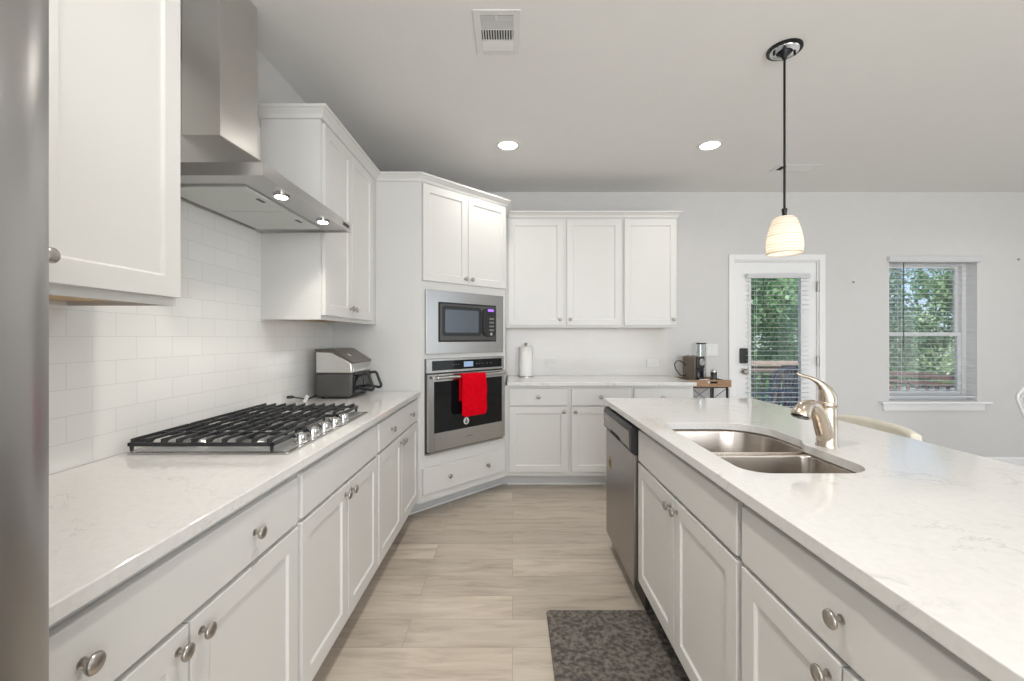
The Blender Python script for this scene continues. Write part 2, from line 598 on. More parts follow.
        if smooth:
            for p in me.polygons: p.use_smooth = True
            try:
                me.set_sharp_from_angle(angle=R(42))
            except Exception:
                pass
        if label: o['label'] = label
        return o

def tag(o, label=None, cat=None, group=None, kind=None):
    if label: o['label'] = label
    if cat: o['category'] = cat
    if group: o['group'] = group
    if kind: o['kind'] = kind
    return o
def thing(name, label, cat, loc=(0, 0, 0), rz=0.0, group=None):
    o = bpy.data.objects.new(name, None)
    o.empty_display_size = 0.1
    COL.objects.link(o)
    o.location = loc
    o.rotation_euler = (0, 0, rz)
    return tag(o, label, cat, group)
def struct(mb, name, mat=None, **kw):
    o = mb.build(name, mat, **kw)
    o['kind'] = 'structure'
    return o

def rrect(x0, y0, x1, y1, r, n=6):
    """rounded rectangle outline, counter-clockwise; r may be four radii from the lower left"""
    rs = r if isinstance(r, (list, tuple)) else [r] * 4
    pts = []
    for (cx, cy, a0, q) in ((x0 + rs[0], y0 + rs[0], 180, rs[0]), (x1 - rs[1], y0 + rs[1], 270, rs[1]),
                            (x1 - rs[2], y1 - rs[2], 0, rs[2]), (x0 + rs[3], y1 - rs[3], 90, rs[3])):
        for i in range(n + 1):
            a = R(a0 + 90 * i / n)
            pts.append((cx + q * math.cos(a), cy + q * math.sin(a)))
    return pts

def copy_tree(o, parent=None):
    c = o.copy()
    COL.objects.link(c)
    c.parent = parent
    for ch in [q for q in bpy.data.objects if q.parent == o]:
        copy_tree(ch, c)
    return c

# ------------------------------------------------------------------ dimensions
XW = -1.28          # left wall
XR = 6.2            # right wall
YB = 4.26           # back wall
YF = -4.0           # wall behind the camera
HC = 2.743          # ceiling
CT = 0.914          # counter top
CB = 0.884          # counter underside
UB, UT = 1.383, 2.400   # upper cabinets

# ------------------------------------------------------------------ room shell
struct(MB().box(XW - 0.15, YF - 0.15, -0.12, XR + 0.15, YB + 0.18, 0.0), 'floor', M['floor'])
struct(MB().box(XW - 0.15, YF - 0.15, HC, XR + 0.15, YB + 0.18, HC + 0.12), 'ceiling', M['ceiling'])
struct(MB().box(XW - 0.15, YF - 0.15, 0, XW, YB + 0.18, HC), 'wall_left', M['wall'])
DX0, DX1, DZ = 2.205, 3.060, 2.068        # door opening
WX0, WX1, WZ0, WZ1 = 3.754, 4.640, 0.640, 2.085
b = MB()
y0, y1 = YB, YB + 0.18
b.box(XW, y0, 0, DX0, y1, HC).box(DX0, y0, DZ, DX1, y1, HC).box(DX1, y0, 0, WX0, y1, HC)
b.box(WX0, y0, 0, WX1, y1, WZ0).box(WX0, y0, WZ1, WX1, y1, HC).box(WX1, y0, 0, XR, y1, HC)
struct(b, 'wall_back', M['wall'])
# right wall with a large unseen window opening, added for the light
b = MB()
b.box(XR, YF, 0, XR + 0.15, -1.3, HC).box(XR, 2.3, 0, XR + 0.15, YB + .18, HC)
b.box(XR, -1.3, 0, XR + 0.15, 2.3, 0.35).box(XR, -1.3, 2.55, XR + 0.15, 2.3, HC)
struct(b, 'wall_right', M['wall'])
b = MB()
b.box(XW, YF - 0.15, 0, -0.6, YF, HC).box(3.8, YF - 0.15, 0, XR, YF, HC)
b.box(-0.6, YF - 0.15, 0, 3.8, YF, 0.3).box(-0.6, YF - 0.15, 2.6, 3.8, YF, HC)
struct(b, 'wall_front', M['wall'])
# frames of the unseen rear and right windows, put in for the light
b = MB()
for x in (-0.6, 0.85, 2.3, 3.74): b.box(x, YF - 0.10, 0.3, x + 0.06, YF - 0.05, 2.6)
for z in (0.3, 2.54): b.box(-0.6, YF - 0.10, z, 3.8, YF - 0.05, z + 0.06)
struct(b, 'added_window_2', M['trim'])
b = MB()
for y in (-1.3, -0.12, 1.06, 2.24): b.box(XR + 0.05, y, 0.35, XR + 0.10, y + 0.06, 2.55)
for z in (0.35, 2.49): b.box(XR + 0.05, -1.3, z, XR + 0.10, 2.3, z + 0.06)
struct(b, 'added_window_3', M['trim'])

# baseboards
prof = [(0, 0), (0.014, 0), (0.014, 0.085), (0.006, 0.1), (0, 0.1)]
for i, (xa, xb) in enumerate(((1.56, DX0 - 0.055), (DX1 + 0.055, XR))):
    b = MB().sweep(prof, [(xb, YB), (xa, YB)])
    # travel toward -X puts 'right' toward +Y, so mirror by sweeping the other way
    b.bm.free()
    b = MB().sweep(prof, [(xa, YB), (xb, YB)])
    struct(b, 'baseboard_back', M['trim'])

# tiles
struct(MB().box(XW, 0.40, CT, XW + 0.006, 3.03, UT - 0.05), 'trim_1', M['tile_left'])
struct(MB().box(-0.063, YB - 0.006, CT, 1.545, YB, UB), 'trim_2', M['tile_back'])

# ------------------------------------------------------------------ cabinet kit (local: x along the run, front towards -y)
KNOB = None
def knob(parent, x, z, y=-0.02):
    """mushroom knob projecting towards -y"""
    global KNOB
    if KNOB is None:
        b = MB()
        b.lathe([(0.0085, 0), (0.0085, 0.002), (0.0045, 0.004), (0.0045, 0.013), (0.009, 0.0155),
                 (0.0155, 0.018), (0.0165, 0.021), (0.0150, 0.0245), (0.010, 0.0270), (0.004, 0.0282), (0, 0.0284)],
                axis='y', seg=20)
        o = b.build('knob', M['nickel'], smooth=True)
        KNOB = o
        o.parent = parent
        o.location = (x, y, z)
        return o
    o = KNOB.copy()
    COL.objects.link(o)
    o.parent = parent
    o.location = (x, y, z)
    return o

def shaker(parent, x0, x1, z0, z1, name='door', stile=0.056, t=0.02, rec=0.008):
    """framed door with a recessed panel"""
    bm_ = MB()
    bm = bm_.bm
    def ring(a, y):
        return [bm.verts.new(p) for p in ((x0 + a, y, z0 + a), (x1 - a, y, z0 + a), (x1 - a, y, z1 - a), (x0 + a, y, z1 - a))]
    r0 = ring(0, -0.0005); r1 = ring(0, -t); r2 = ring(stile, -t); r3 = ring(stile + 0.0045, -t + rec)
    for a, c in ((r0, r1), (r1, r2), (r2, r3)):
        for i in range(4):
            bm.faces.new([a[i], a[(i + 1) % 4], c[(i + 1) % 4], c[i]])
    bm.faces.new(r3); bm.faces.new(r0[::-1])
    return bm_.build(name, M['cab'], parent, bevel=0.0018)

def slab(parent, x0, x1, z0, z1, name='drawer', t=0.02):
    return MB().box(x0, -t, z0, x1, -0.0005, z1).build(name, M['cab'], parent, bevel=0.0035)

def carcass(root, w, d, z0, z1, rails=(), stiles=(), toe=0.0, toe_mat=None, toe_back=0.075, top=True, bottom_mat=None, fw=0.04, toe_trim=False):
    b = MB().use(M['cab'])
    t = 0.018
    b.box(0, 0.019, z0, t, d, z1).box(w - t, 0.019, z0, w, d, z1)         # sides
    b.box(t, d - 0.008, z0, w - t, d, z1)                                 # back
    if top: b.box(t, 0.019, z1 - t, w - t, d - 0.008, z1)
    # face frame
    b.box(0, 0, z0, fw, 0.019, z1).box(w - fw, 0, z0, w, 0.019, z1)
    b.box(fw, 0, z1 - fw, w - fw, 0.019, z1).box(fw, 0, z0, w - fw, 0.019, z0 + fw)
    for z in rails: b.box(fw, 0, z - 0.02, w - fw, 0.019, z + 0.02)
    for x, za, zb in stiles: b.box(x - 0.02, -0.0004, za + 0.001, x + 0.02, 0.0185, zb - 0.001)
    b.use(bottom_mat or M['cab'])
    b.box(t, 0.019, z0 + (0.012 if bottom_mat else 0), w - t, d - 0.008, z0 + t + (0.012 if bottom_mat else 0))
    o = b.build('body', None, root, bevel=0.0)
    if toe:
        k = MB().box(0, toe_back, 0, w, toe_back + 0.015, toe)
        k.box(0, toe_back + 0.015, 0, 0.018, d, toe).box(w - 0.018, toe_back + 0.015, 0, w, d, toe)
        k.build('toe_kick', toe_mat or M['cab'], root)
        if toe_trim:
            MB().box(0, toe_back - 0.012, 0, w, toe_back, 0.016).build('shoe_moulding', M['trim'], root, bevel=0.004)
    return o

CROWN = [(0, 0), (0.010, 0), (0.014, 0.006), (0.018, 0.020), (0.036, 0.040), (0.044, 0.043), (0.046, 0.055), (0, 0.055)]

# toe and base box levels
TK = 0.114
DRZ0, DRZ1 = 0.715, 0.858
DOZ0, DOZ1 = 0.150, 0.702

def base_unit(name, label, w, d, loc, rz, doors, drawers, knobs_dr, knobs_do, toe_mat, group=None, toe_back=0.075, top=False, toe_trim=False):
    """doors, drawers: list of (x0, x1); knobs_dr: x list per drawer; knobs_do: x per door"""
    root = thing(name, label, 'cabinet', loc, rz, group)
    st = []
    if len(drawers) > 1:
        st.append(((drawers[0][1] + drawers[1][0]) / 2, TK, CB))
    carcass(root, w, d, TK, CB, rails=(0.7085,), stiles=st, toe=TK, toe_mat=toe_mat, toe_back=toe_back, top=top, toe_trim=toe_trim)
    for (x0, x1), ks in zip(drawers, knobs_dr):
        s = slab(root, x0, x1, DRZ0, DRZ1, 'drawer')
        for x in ks: knob(s, x, 0.787)
    for (x0, x1), x in zip(doors, knobs_do):
        dr = shaker(root, x0, x1, DOZ0, DOZ1)
        if x is not None: knob(dr, x, 0.664)
    return root

R90 = R(90)
XF = -0.688         # left run face frame
# ---- left base cabinets (local x = world Y)
g = 0.012
def left_base(y0, y1, label, drawer_knobs, name='base_cabinet'):
    w = y1 - y0
    c = w / 2
    return base_unit(name, label, w, 0.59, (XF, y0, 0), R90,
                     [(g, c - 0.0025), (c + 0.0025, w - g)], [(g, w - g)],
                     [[c - 0.222, c + 0.222] if drawer_knobs else []], [c - 0.032, c + 0.032], M['toe_shaded'], 'white base cabinets along the left wall')
left_base(0.424, 1.344, 'white base cabinet beside the refrigerator, two knobs on its wide drawer', True)
left_base(1.345, 2.129, 'white base cabinet under the gas cooktop, knobless panel above two doors', False)
left_base(2.130, 3.028, 'white base cabinet under the air fryer, next to the wall oven tower', True)

# ---- left countertop
tag(MB().box(XW + 0.0065, 0.424, CB, -0.651, 3.029, CT).build('countertop', M['quartz'], bevel=0.003),
    'white quartz countertop along the left wall carrying the gas cooktop', 'countertop')

# ---- back base cabinets
YFB = 3.64
base_unit('base_cabinet', 'wide white base cabinet on the back wall under the paper towels, beside the oven tower', 1.058, 0.61, (-0.045, YFB, 0), 0,
          [(0.018, 0.512), (0.546, 1.040)], [(0.018, 0.512), (0.546, 1.040)], [[0.265], [0.793]], [0.480, 0.578], M['cab'], 'white base cabinets on the back wall', toe_back=0.12, toe_trim=True)
MB().box(-0.0175, 0.0, TK, -0.0005, 0.02, CB).build('filler_strip', M['cab'], bpy.data.objects['base_cabinet.003'])
base_unit('base_cabinet', 'narrow white base cabinet on the back wall beside the tray table', 0.526, 0.61, (1.014, YFB, 0), 0,
          [(0.018, 0.508)], [(0.018, 0.508)], [[0.263]], [0.476], M['cab'], 'white base cabinets on the back wall', toe_back=0.12, toe_trim=True)
tag(MB().box(-0.045, YFB - 0.045, CB, 1.552, YB - 0.0065, CT).build('countertop', M['quartz'], bevel=0.003),
    'white quartz countertop on the back wall carrying the paper towels', 'countertop')

# ---- upper cabinets
def upper_unit(label, w, d, loc, rz, doors, kn, crown_path, group, stiles=(), filler=None):
    root = thing('upper_cabinet', label, 'cabinet', loc, rz, group)
    carcass(root, w, d, 0, UT - UB, bottom_mat=M['maple'], stiles=stiles)
    for (x0, x1), kx in zip(doors, kn):
        dr = shaker(root, x0, x1, 0.022, UT - UB - 0.022)
        knob(dr, kx, 0.075)
    MB().sweep(CROWN, crown_path, z=UT - UB - 0.004).build('crown_moulding', M['cab'], root)
    if filler: MB().box(filler[0], 0, 0, filler[1], 0.02, UT - UB).build('filler_strip', M['cab'], root)
    return root
XU = -0.970
upper_unit('large white wall cabinet in the foreground left of the range hood, above the near counter', 0.79, 0.305, (XU, 0.441, UB), R90,
           [(0.010, 0.3925), (0.3975, 0.782)], [0.362, 0.419], [(0, 0.0), (0.79, 0.0), (0.79, 0.305)], 'white wall cabinets on the left wall')
upper_unit('white two-door wall cabinet above the air fryer, right of the range hood', 0.76, 0.305, (XU, 2.16, UB), R90,
           [(0.006, 0.3675), (0.3725, 0.745)], [0.338, 0.402], [(0, 0.305), (0, 0.0), (0.868, 0.0)], 'white wall cabinets on the left wall', filler=(0.761, 0.868))
YU = 3.95
upper_unit('white two-door wall cabinet on the back wall, beside the oven tower', 1.058, 0.303, (-0.045, YU, UB), 0,
           [(0.006, 0.512), (0.546, 1.046)], [0.480, 0.578], [(0.008, 0), (1.058, 0)], 'white wall cabinets on the back wall', stiles=((0.529, 0, UT - UB),), filler=(-0.0175, -0.0005))
upper_unit('single-door white wall cabinet, rightmost on the back wall', 0.502, 0.303, (1.014, YU, UB), 0,
           [(0.016, 0.497)], [0.466], [(0, 0), (0.502, 0), (0.502, 0.303)], 'white wall cabinets on the back wall')

# ------------------------------------------------------------------ diagonal oven tower
S2 = math.sqrt(0.5)
TX, TY, TWd = -0.653, 3.031, 0.834
tower = thing('oven_tower', 'tall white corner cabinet set diagonally around the microwave and wall oven', 'cabinet', (TX, TY, 0), R(45))
def T(x, y):        # world plan point to tower local
    dx, dy = x - TX, y - TY
    return (dx * S2 + dy * S2, -dx * S2 + dy * S2)
TT = 2.405
b = MB()
# near side panel (facing the camera) and right side panel
b.prism([T(XW + 0.002, TY), T(TX, TY), T(TX + 0.0, TY + 0.025), T(XW + 0.002, TY + 0.02)], TK - 0.0, TT)
xr, yr = TX + TWd * S2, TY + TWd * S2
b.prism([T(xr, yr), T(xr, YB - 0.008), T(xr - 0.018, YB - 0.008), T(xr - 0.018, yr)], TK, TT)
# face frame with openings
b.box(0, 0, TK, 0.034, 0.02, TT).box(TWd - 0.04, 0, TK, TWd, 0.02, TT)
for za, zb in ((TK, 0.19), (0.335, 0.449), (1.138, 1.172), (1.637, 1.72), (2.36, TT)):
    b.box(0.034, 0, za, TWd - 0.04, 0.02, zb)
b.prism([T(XW + .002, TY + .021), T(TX - 0.01, TY + .021), T(xr - 0.02, yr), T(xr - 0.02, YB - 0.01), T(XW + .002, YB - 0.01)], TT - 0.02, TT)
b.build('body', M['cab'], tower)
MB().box(0.40, 0.001, 1.72, 0.434, 0.019, 2.36).build('centre_stile', M['cab'], tower)
for x0, x1, kx in ((0.010, 0.4145, 0.386), (0.4195, 0.826, 0.450)):
    knob(shaker(tower, x0, x1, 1.70, 2.388), kx, 1.742)
dr = slab(tower, 0.012, 0.816, 0.170, 0.358, 'drawer')
knob(dr, 0.235, 0.262); knob(dr, 0.615, 0.262)
k = MB().box(-0.06, 0.13, 0, TWd + 0.070, 0.145, TK)
k.prism([T(-0.108, 3.762), T(-0.0455, 3.762), T(-0.0455, 3.775), T(-0.108, 3.775)], 0, TK)
k.build('toe_kick', M['cab'], tower)
MB().box(-0.06, 0.118, 0, TWd + 0.066, 0.130, 0.016).build('shoe_moulding', M['trim'], tower, bevel=0.004)
MB().sweep(CROWN, [T(XU + 0.012, TY), T(TX, TY), T(xr, yr), T(xr, YU - 0.07)], z=TT - 0.008).build('crown_moulding', M['cab'], tower)

# ---- microwave with trim kit (tower local frame reproduced by own root)
def tpt(s, n):      # world point from position along the face and distance out of it
    return (TX + s * S2 + n * S2, TY + s * S2 - n * S2)
mw = thing('microwave', 'built-in stainless microwave with a wide steel surround, above the wall oven', 'microwave', (TX, TY, 0), R(45))
z0, z1, x0, x1 = 1.172, 1.637, 0.033, 0.793
ix0, ix1, iz0, iz1 = 0.138, 0.712, 1.259, 1.552
b = MB()
b.box(x0, -0.022, z0, ix0, -0.0005, z1).box(ix1, -0.022, z0, x1, -0.0005, z1)
b.box(ix0, -0.022, z0, ix1, -0.0005, iz0).box(ix0, -0.022, iz1, ix1, -0.0005, z1)
b.build('trim_frame', M['steel'], mw, bevel=0.002)
MB().box(ix0 + 0.001, -0.012, iz0 + 0.001, ix1 - 0.001, 0.35, iz1 - 0.001).build('body', M['black'], mw)
fr = MB()
dz0, dz1, dx0, dx1 = iz0 + 0.012, iz1 - 0.012, ix0 + 0.012, ix1 - 0.012
outer = rrect(dx0, dz0, dx1, dz1, 0.004, 2)
fr.prism([(x, z) for x, z in outer], -0.028, -0.0125, 'y')
door = fr.build('door', M['charcoal'], mw, bevel=0.002)
# dark bowed surround, then window
b = MB().prism(rrect(dx0 + 0.018, dz0 + 0.032, 0.545, dz1 - 0.012, [0.02, 0.03, 0.03, 0.02], 5), -0.0315, -0.0282, 'y')
b.build('window_surround', M['black'], door, bevel=0.001)
MB().prism(rrect(dx0 + 0.040, dz0 + 0.058, 0.512, dz1 - 0.040, 0.012, 4), -0.0335, -0.0317, 'y').build('window', M['mwglass'], door)
b = MB().prism(rrect(0.550, dz0 + 0.028, 0.682, dz1 - 0.010, [0.05, 0.03, 0.02, 0.05], 6), -0.047, -0.0318, 'y')
cp = b.build('control_panel', M['black'], mw, bevel=0.006)
MB().box(0.598, -0.0485, iz1 - 0.052, 0.660, -0.0472, iz1 - 0.034).build('display', M['disp_violet'], cp, label='violet lit display')
b = MB()
for i in range(4):
    for j in range(3):
        b.box(0.614 + j * 0.017, -0.0488, iz0 + 0.085 + i * 0.030, 0.627 + j * 0.017, -0.0472, iz0 + 0.100 + i * 0.030)
b.build('keypad', M['steel_dark'], cp)
MB().lathe([(0.014, 0), (0.014, 0.004), (0.010, 0.006), (0, 0.006)], (0.632, -0.0472, iz0 + 0.060), 'y').build('dial', M['steel'], cp, smooth=True)

# ---- wall oven
ov = thing('wall_oven', 'stainless built-in wall oven with black glass door under the microwave', 'oven', (TX, TY, 0), R(45))
b = MB().box(x0, -0.012, 0.449, x1, -0.0005, 1.138)
b.box(x0 + 0.006, 0.0, 0.455, x1 - 0.006, 0.45, 1.132)
b.build('body', M['black'], ov)
MB().box(x0, -0.030, 1.035, x1, -0.0125, 1.137).build('control_panel', M['steel'], ov, bevel=0.002)
cp = MB().box(x0 + 0.045, -0.033, 1.052, x1 - 0.030, -0.0302, 1.122).build('touch_panel', M['blackglass'], ov, bevel=0.001)
MB().box(0.365, -0.0345, 1.068, 0.455, -0.0332, 1.108).build('display', M['disp_blue'], cp, label='pale blue lit display')
b = MB()
for s in (0.26, 0.285, 0.31, 0.49, 0.52, 0.55, 0.60, 0.64):
    MB().box(s, -0.0340, 1.084, s + 0.008, -0.0332, 1.092).build('touch_icon', M['greyslot'], cp)
dz0, dz1 = 0.472, 1.026
gx0, gx1, gz0, gz1 = 0.085, 0.755, 0.602, 0.972
b = MB()
b.box(x0 + 0.006, -0.045, dz0, gx0, -0.0125, dz1).box(gx1, -0.045, dz0, x1 - 0.004, -0.0125, dz1)
b.box(gx0, -0.045, dz0, gx1, -0.0125, gz0).box(gx0, -0.045, gz1, gx1, -0.0125, dz1)
door = b.build('door', M['steel'], ov, bevel=0.002)
MB().box(gx0, -0.043, gz0, gx1, -0.014, gz1).build('glass', M['blackglass'], door)
b = MB()
HZ, HN = 1.003, -0.088
b.tube([(x0 + 0.03, HN, HZ), (x1 - 0.03, HN, HZ)], 0.0115, 14)
for s in (x0 + 0.055, x1 - 0.055): b.box(s - 0.009, -0.086, HZ - 0.009, s + 0.009, -0.0452, HZ + 0.009)
b.build('handle', M['steel'], door, smooth=True)
st_ = MB().lathe([(0.027, 0), (0.027, 0.0008), (0, 0.0008)], (0.380, -0.0432, 0.655), 'y', 28).build('sticker', M['white'], door, label='round white sticker with a grey emblem')
b = MB().lathe([(0.013, 0), (0.013, 0.0006), (0, 0.0006)], (0.380, -0.0442, 0.648), 'y', 20)
b.box(0.376, -0.0450, 0.655, 0.384, -0.0443, 0.674)
b.build('emblem', M['greyslot'], door)
b = MB()
for i, s in enumerate((0.375, 0.387, 0.396, 0.409, 0.420, 0.430)): b.box(s, -0.0457, 0.532, s + 0.007, -0.0452, 0.541)
b.build('nameplate', M['greyslot'], door)
MB().box(x0, -0.026, 0.449, x1, -0.0125, 0.462).build('bottom_trim', M['steel'], ov, bevel=0.001)

# ---- red towel over the oven handle
def towel():
    b = MB()
    s0, s1 = 0.292, 0.522
    r = 0.0155
    prof = []
    for i in range(11): prof.append((HN - r - 0.001 * math.sin(i), 0.702 + (HZ - 0.702) * i / 10.0))
    for i in range(1, 8):
        a = PI - PI * i / 8
        prof.append((HN + r * math.cos(a), HZ + r * math.sin(a)))
    for i in range(8): prof.append((HN + r, HZ - 0.185 * i / 7.0))
    nx = 22
    outer, inner = [], []
    for j in range(nx + 1):
        f = j / nx
        ro, ri = [], []
        for i, (y, z) in enumerate(prof):
            wob = 0.0035 * math.sin(f * 9 + i * 0.25) + 0.0015 * math.sin(f * 23 + i)
            front = y < HN
            amt = min(1.0, max(0.0, (HZ - z) / 0.12))
            ss = s0 + (s1 - s0) * f
            if front: ss += 0.012 * amt * (f - 0.3)
            zz = z
            if front and i < 3:   # rounded lower corners
                e = max(0, abs(f - 0.5) - 0.40) / 0.10
                zz += 0.020 * e * e * (1 - i / 3)
            yy = y + (-abs(wob) * amt if front else 0.0)
            ro.append(b.bm.verts.new((ss, yy, zz)))
            # inner face
            ny = 0.006 if (i < 11) else (-0.006 if i > 17 else 0)
            nz = 0
            if 11 <= i <= 17:
                a = PI - PI * (i - 10) / 8
                ny, nz = -0.004 * math.cos(a), -0.004 * math.sin(a)
            if not front and i > 17: ny = 0.005
            if i <= 10: ny = -0.006
            ri.append(b.bm.verts.new((ss, yy + (ny if i > 17 else (-0.006 if i <= 10 else -ny)), zz - (nz if 11 <= i <= 17 else 0))))
        outer.append(ro); inner.append(ri)
    m = len(prof)
    for j in range(nx):
        for i in range(m - 1):
            b._f([outer[j][i], outer[j + 1][i], outer[j + 1][i + 1], outer[j][i + 1]])
            b._f([inner[j][i], inner[j][i + 1], inner[j + 1][i + 1], inner[j + 1][i]])
        b._f([outer[j][0], inner[j][0], inner[j + 1][0], outer[j + 1][0]])
        b._f([outer[j][m - 1], outer[j + 1][m - 1], inner[j + 1][m - 1], inner[j][m - 1]])
    for j in (0, nx):
        for i in range(m - 1):
            b._f([outer[j][i], outer[j][i + 1], inner[j][i + 1], inner[j][i]])
    o = b.build('dish_towel', M['towel'], smooth=True, loc=(TX, TY, 0), rot=(0, 0, R(45)))
    tag(o, 'bright red towel folded over the wall oven handle', 'towel')
towel()

# ------------------------------------------------------------------ refrigerator
fr_x = -0.44
fg = thing('refrigerator', 'stainless steel refrigerator at the left edge of the view', 'refrigerator', (-0.845, -0.043, 0), 0)
MB().box(-0.395, -0.455, 0.02, 0.33, 0.455, 1.76).build('body', M['charcoal'], fg, bevel=0.004)
def fdoor(y0, y1, z0, z1, name):
    pts = [(0.335, y0)]
    for i in range(13):
        f = i / 12
        y = y0 + (y1 - y0) * f
        e = min(f, 1 - f)
        bulge = 0.072 + 0.013 * math.sin(PI * f)
        if e < 0.06: bulge -= 0.018 * (1 - e / 0.06)
        pts.append((0.335 + bulge, y))
    pts.append((0.335, y1))
    return MB().prism(pts, z0, z1).build(name, M['fridge'], fg, smooth=True)
d1 = fdoor(-0.460, -0.003, 0.70, 1.78, 'door'); d2 = fdoor(0.003, 0.463, 0.70, 1.78, 'door')
d3 = fdoor(-0.460, 0.463, 0.06, 0.69, 'freezer_drawer')
for d_, y in ((d1, -0.05), (d2, 0.05)):
    MB().tube([(0.415, y, 0.85), (0.465, y, 0.88), (0.465, y, 1.55), (0.415, y, 1.58)], 0.012, 12).build('handle', M['steel'], d_, smooth=True)
MB().tube([(0.415, -0.35, 0.60), (0.465, -0.33, 0.60), (0.465, 0.33, 0.60), (0.415, 0.35, 0.60)], 0.012, 12).build('handle', M['steel'], d3, smooth=True)
b = MB()
for x in (-0.36, 0.28):
    for y in (-0.42, 0.40): MB().box(x, y, 0, x + 0.04, y + 0.04, 0.02).build('foot', M['black'], fg)

# ------------------------------------------------------------------ range hood
hy0, hy1, hx = 1.386, 2.148, -0.810
hz = 1.818
hood = thing('range_hood', 'stainless steel chimney range hood above the gas cooktop', 'range hood', (XW, 0, 0))
ox = -XW            # convert world X to hood local
rim = 0.043
b = MB()
# hollow rim: front, two sides, back, upper skin (sloping to the chimney)
b.box(0.008, hy0, hz, ox + hx, hy0 + 0.012, hz + rim).box(0.008, hy1 - 0.012, hz, ox + hx, hy1, hz + rim)
b.box(ox + hx - 0.012, hy0 + 0.012, hz, ox + hx, hy1 - 0.012, hz + rim)
b.box(0.008, hy0 + 0.012, hz, 0.02, hy1 - 0.012, hz + rim)
cx, cy0, cy1, cz = 0.157, 1.640, 1.884, 2.07
lo = [b.bm.verts.new(p) for p in ((0.008, hy0, hz + rim), (ox + hx, hy0, hz + rim), (ox + hx, hy1, hz + rim), (0.008, hy1, hz + rim))]
hi = [b.bm.verts.new(p) for p in ((0.008, cy0, cz), (cx, cy0, cz), (cx, cy1, cz), (0.008, cy1, cz))]
for i in range(4): b._f([lo[i], lo[(i + 1) % 4], hi[(i + 1) % 4], hi[i]])
b._f(hi); b._f(lo[::-1])
b.build('canopy', M['steel'], hood)
b = MB().box(0.008, cy0, cz - 0.01, cx, cy1, 2.52)
b.build('chimney', M['steel_v'], hood, bevel=0.0015)
MB().box(0.008, cy0 + 0.003, 2.52, cx - 0.003, cy1 - 0.003, HC - 0.001).build('upper_chimney', M['steel_v'], hood, bevel=0.0015)
# underside plate and filters
MB().box(0.02, hy0 + 0.012, hz + 0.006, ox + hx - 0.012, hy1 - 0.012, hz + 0.012).build('underside_plate', M['steel'], hood)
ym = (hy0 + hy1) / 2
for ya, yb in ((1.492, 1.776), (1.780, 2.066)):
    f_ = MB().box(0.045, ya, hz - 0.002, ox + hx - 0.122, yb, hz + 0.006).build('grease_filter', M['filter'], hood, bevel=0.002)
    c_ = (ya + yb) / 2
    l_ = MB().box(ox + hx - 0.160, c_ - 0.022, hz - 0.004, ox + hx - 0.147, c_ + 0.022, hz - 0.002)
    l_.build('latch', M['black'], f_)
for y in (1.598, 1.947):
    MB().lathe([(0.029, -0.002), (0.029, 0.006), (0, 0.006)], (ox + hx - 0.055, y, hz + 0.0), 'z', 24).build('lamp_ring', M['chrome'], hood, smooth=True)
    MB().lathe([(0.021, 0), (0.021, 0.0015), (0, 0.0015)], (ox + hx - 0.055, y, hz - 0.004), 'z', 24).build('lamp', M['hoodlamp'], hood)
    l = bpy.data.lights.new('hood_lamp_light', 'SPOT')
    l.energy = 4.0; l.spot_size = R(120); l.spot_blend = 0.7; l.color = (1, 0.95, 0.85); l.shadow_soft_size = 0.025
    lo_ = bpy.data.objects.new('hood_lamp_light', l)
    lo_.location = (ox + hx - 0.055, y, hz - 0.012); lo_.parent = hood
    COL.objects.link(lo_)
b = MB().box(ox + hx, hy1 - 0.115, hz + 0.012, ox + hx + 0.002, hy1 - 0.035, hz + 0.030)
cp = b.build('control_panel', M['steel_dark'], hood)
b = MB()
for i in range(4): b.box(ox + hx + 0.002, hy1 - 0.108 + i * 0.018, hz + 0.015, ox + hx + 0.005, hy1 - 0.096 + i * 0.018, hz + 0.027)
b.build('button', M['black'], cp)

# ------------------------------------------------------------------ gas cooktop
ck = thing('gas_cooktop', 'black and steel five-burner gas cooktop on the left counter under the hood', 'cooktop', (0, 0, CT))
ty0, ty1, tx0, tx1 = 1.374, 2.140, -1.247, -0.720
MB().prism(rrect(tx0, ty0, tx1, ty1, 0.012, 4), 0, 0.007).build('tray', M['steel'], ck, bevel=0.002)
MB().prism(rrect(tx0 + 0.015, ty0 + 0.015, tx1 - 0.015, ty1 - 0.015, 0.012, 4), 0.0072, 0.0085).build('recessed_pan', M['pan'], ck)
for (x, y, r) in ((-1.11, 1.52, 0.045), (-0.90, 1.50, 0.038), (-1.03, 1.757, 0.058), (-1.11, 1.99, 0.038), (-0.90, 2.01, 0.045)):
    bn = MB().lathe([(r + 0.012, 0), (r + 0.010, 0.006), (r, 0.012), (r, 0.020), (r - 0.006, 0.022), (0, 0.022)], (x, y, 0.0087), 'z', 28).build('burner', M['silver'], ck, smooth=True)
    MB().lathe([(r - 0.004, 0), (r - 0.002, 0.005), (r - 0.008, 0.010), (0, 0.011)], (x, y, 0.031), 'z', 28).build('burner_cap', M['iron'], bn, smooth=True)
GT = 0.050
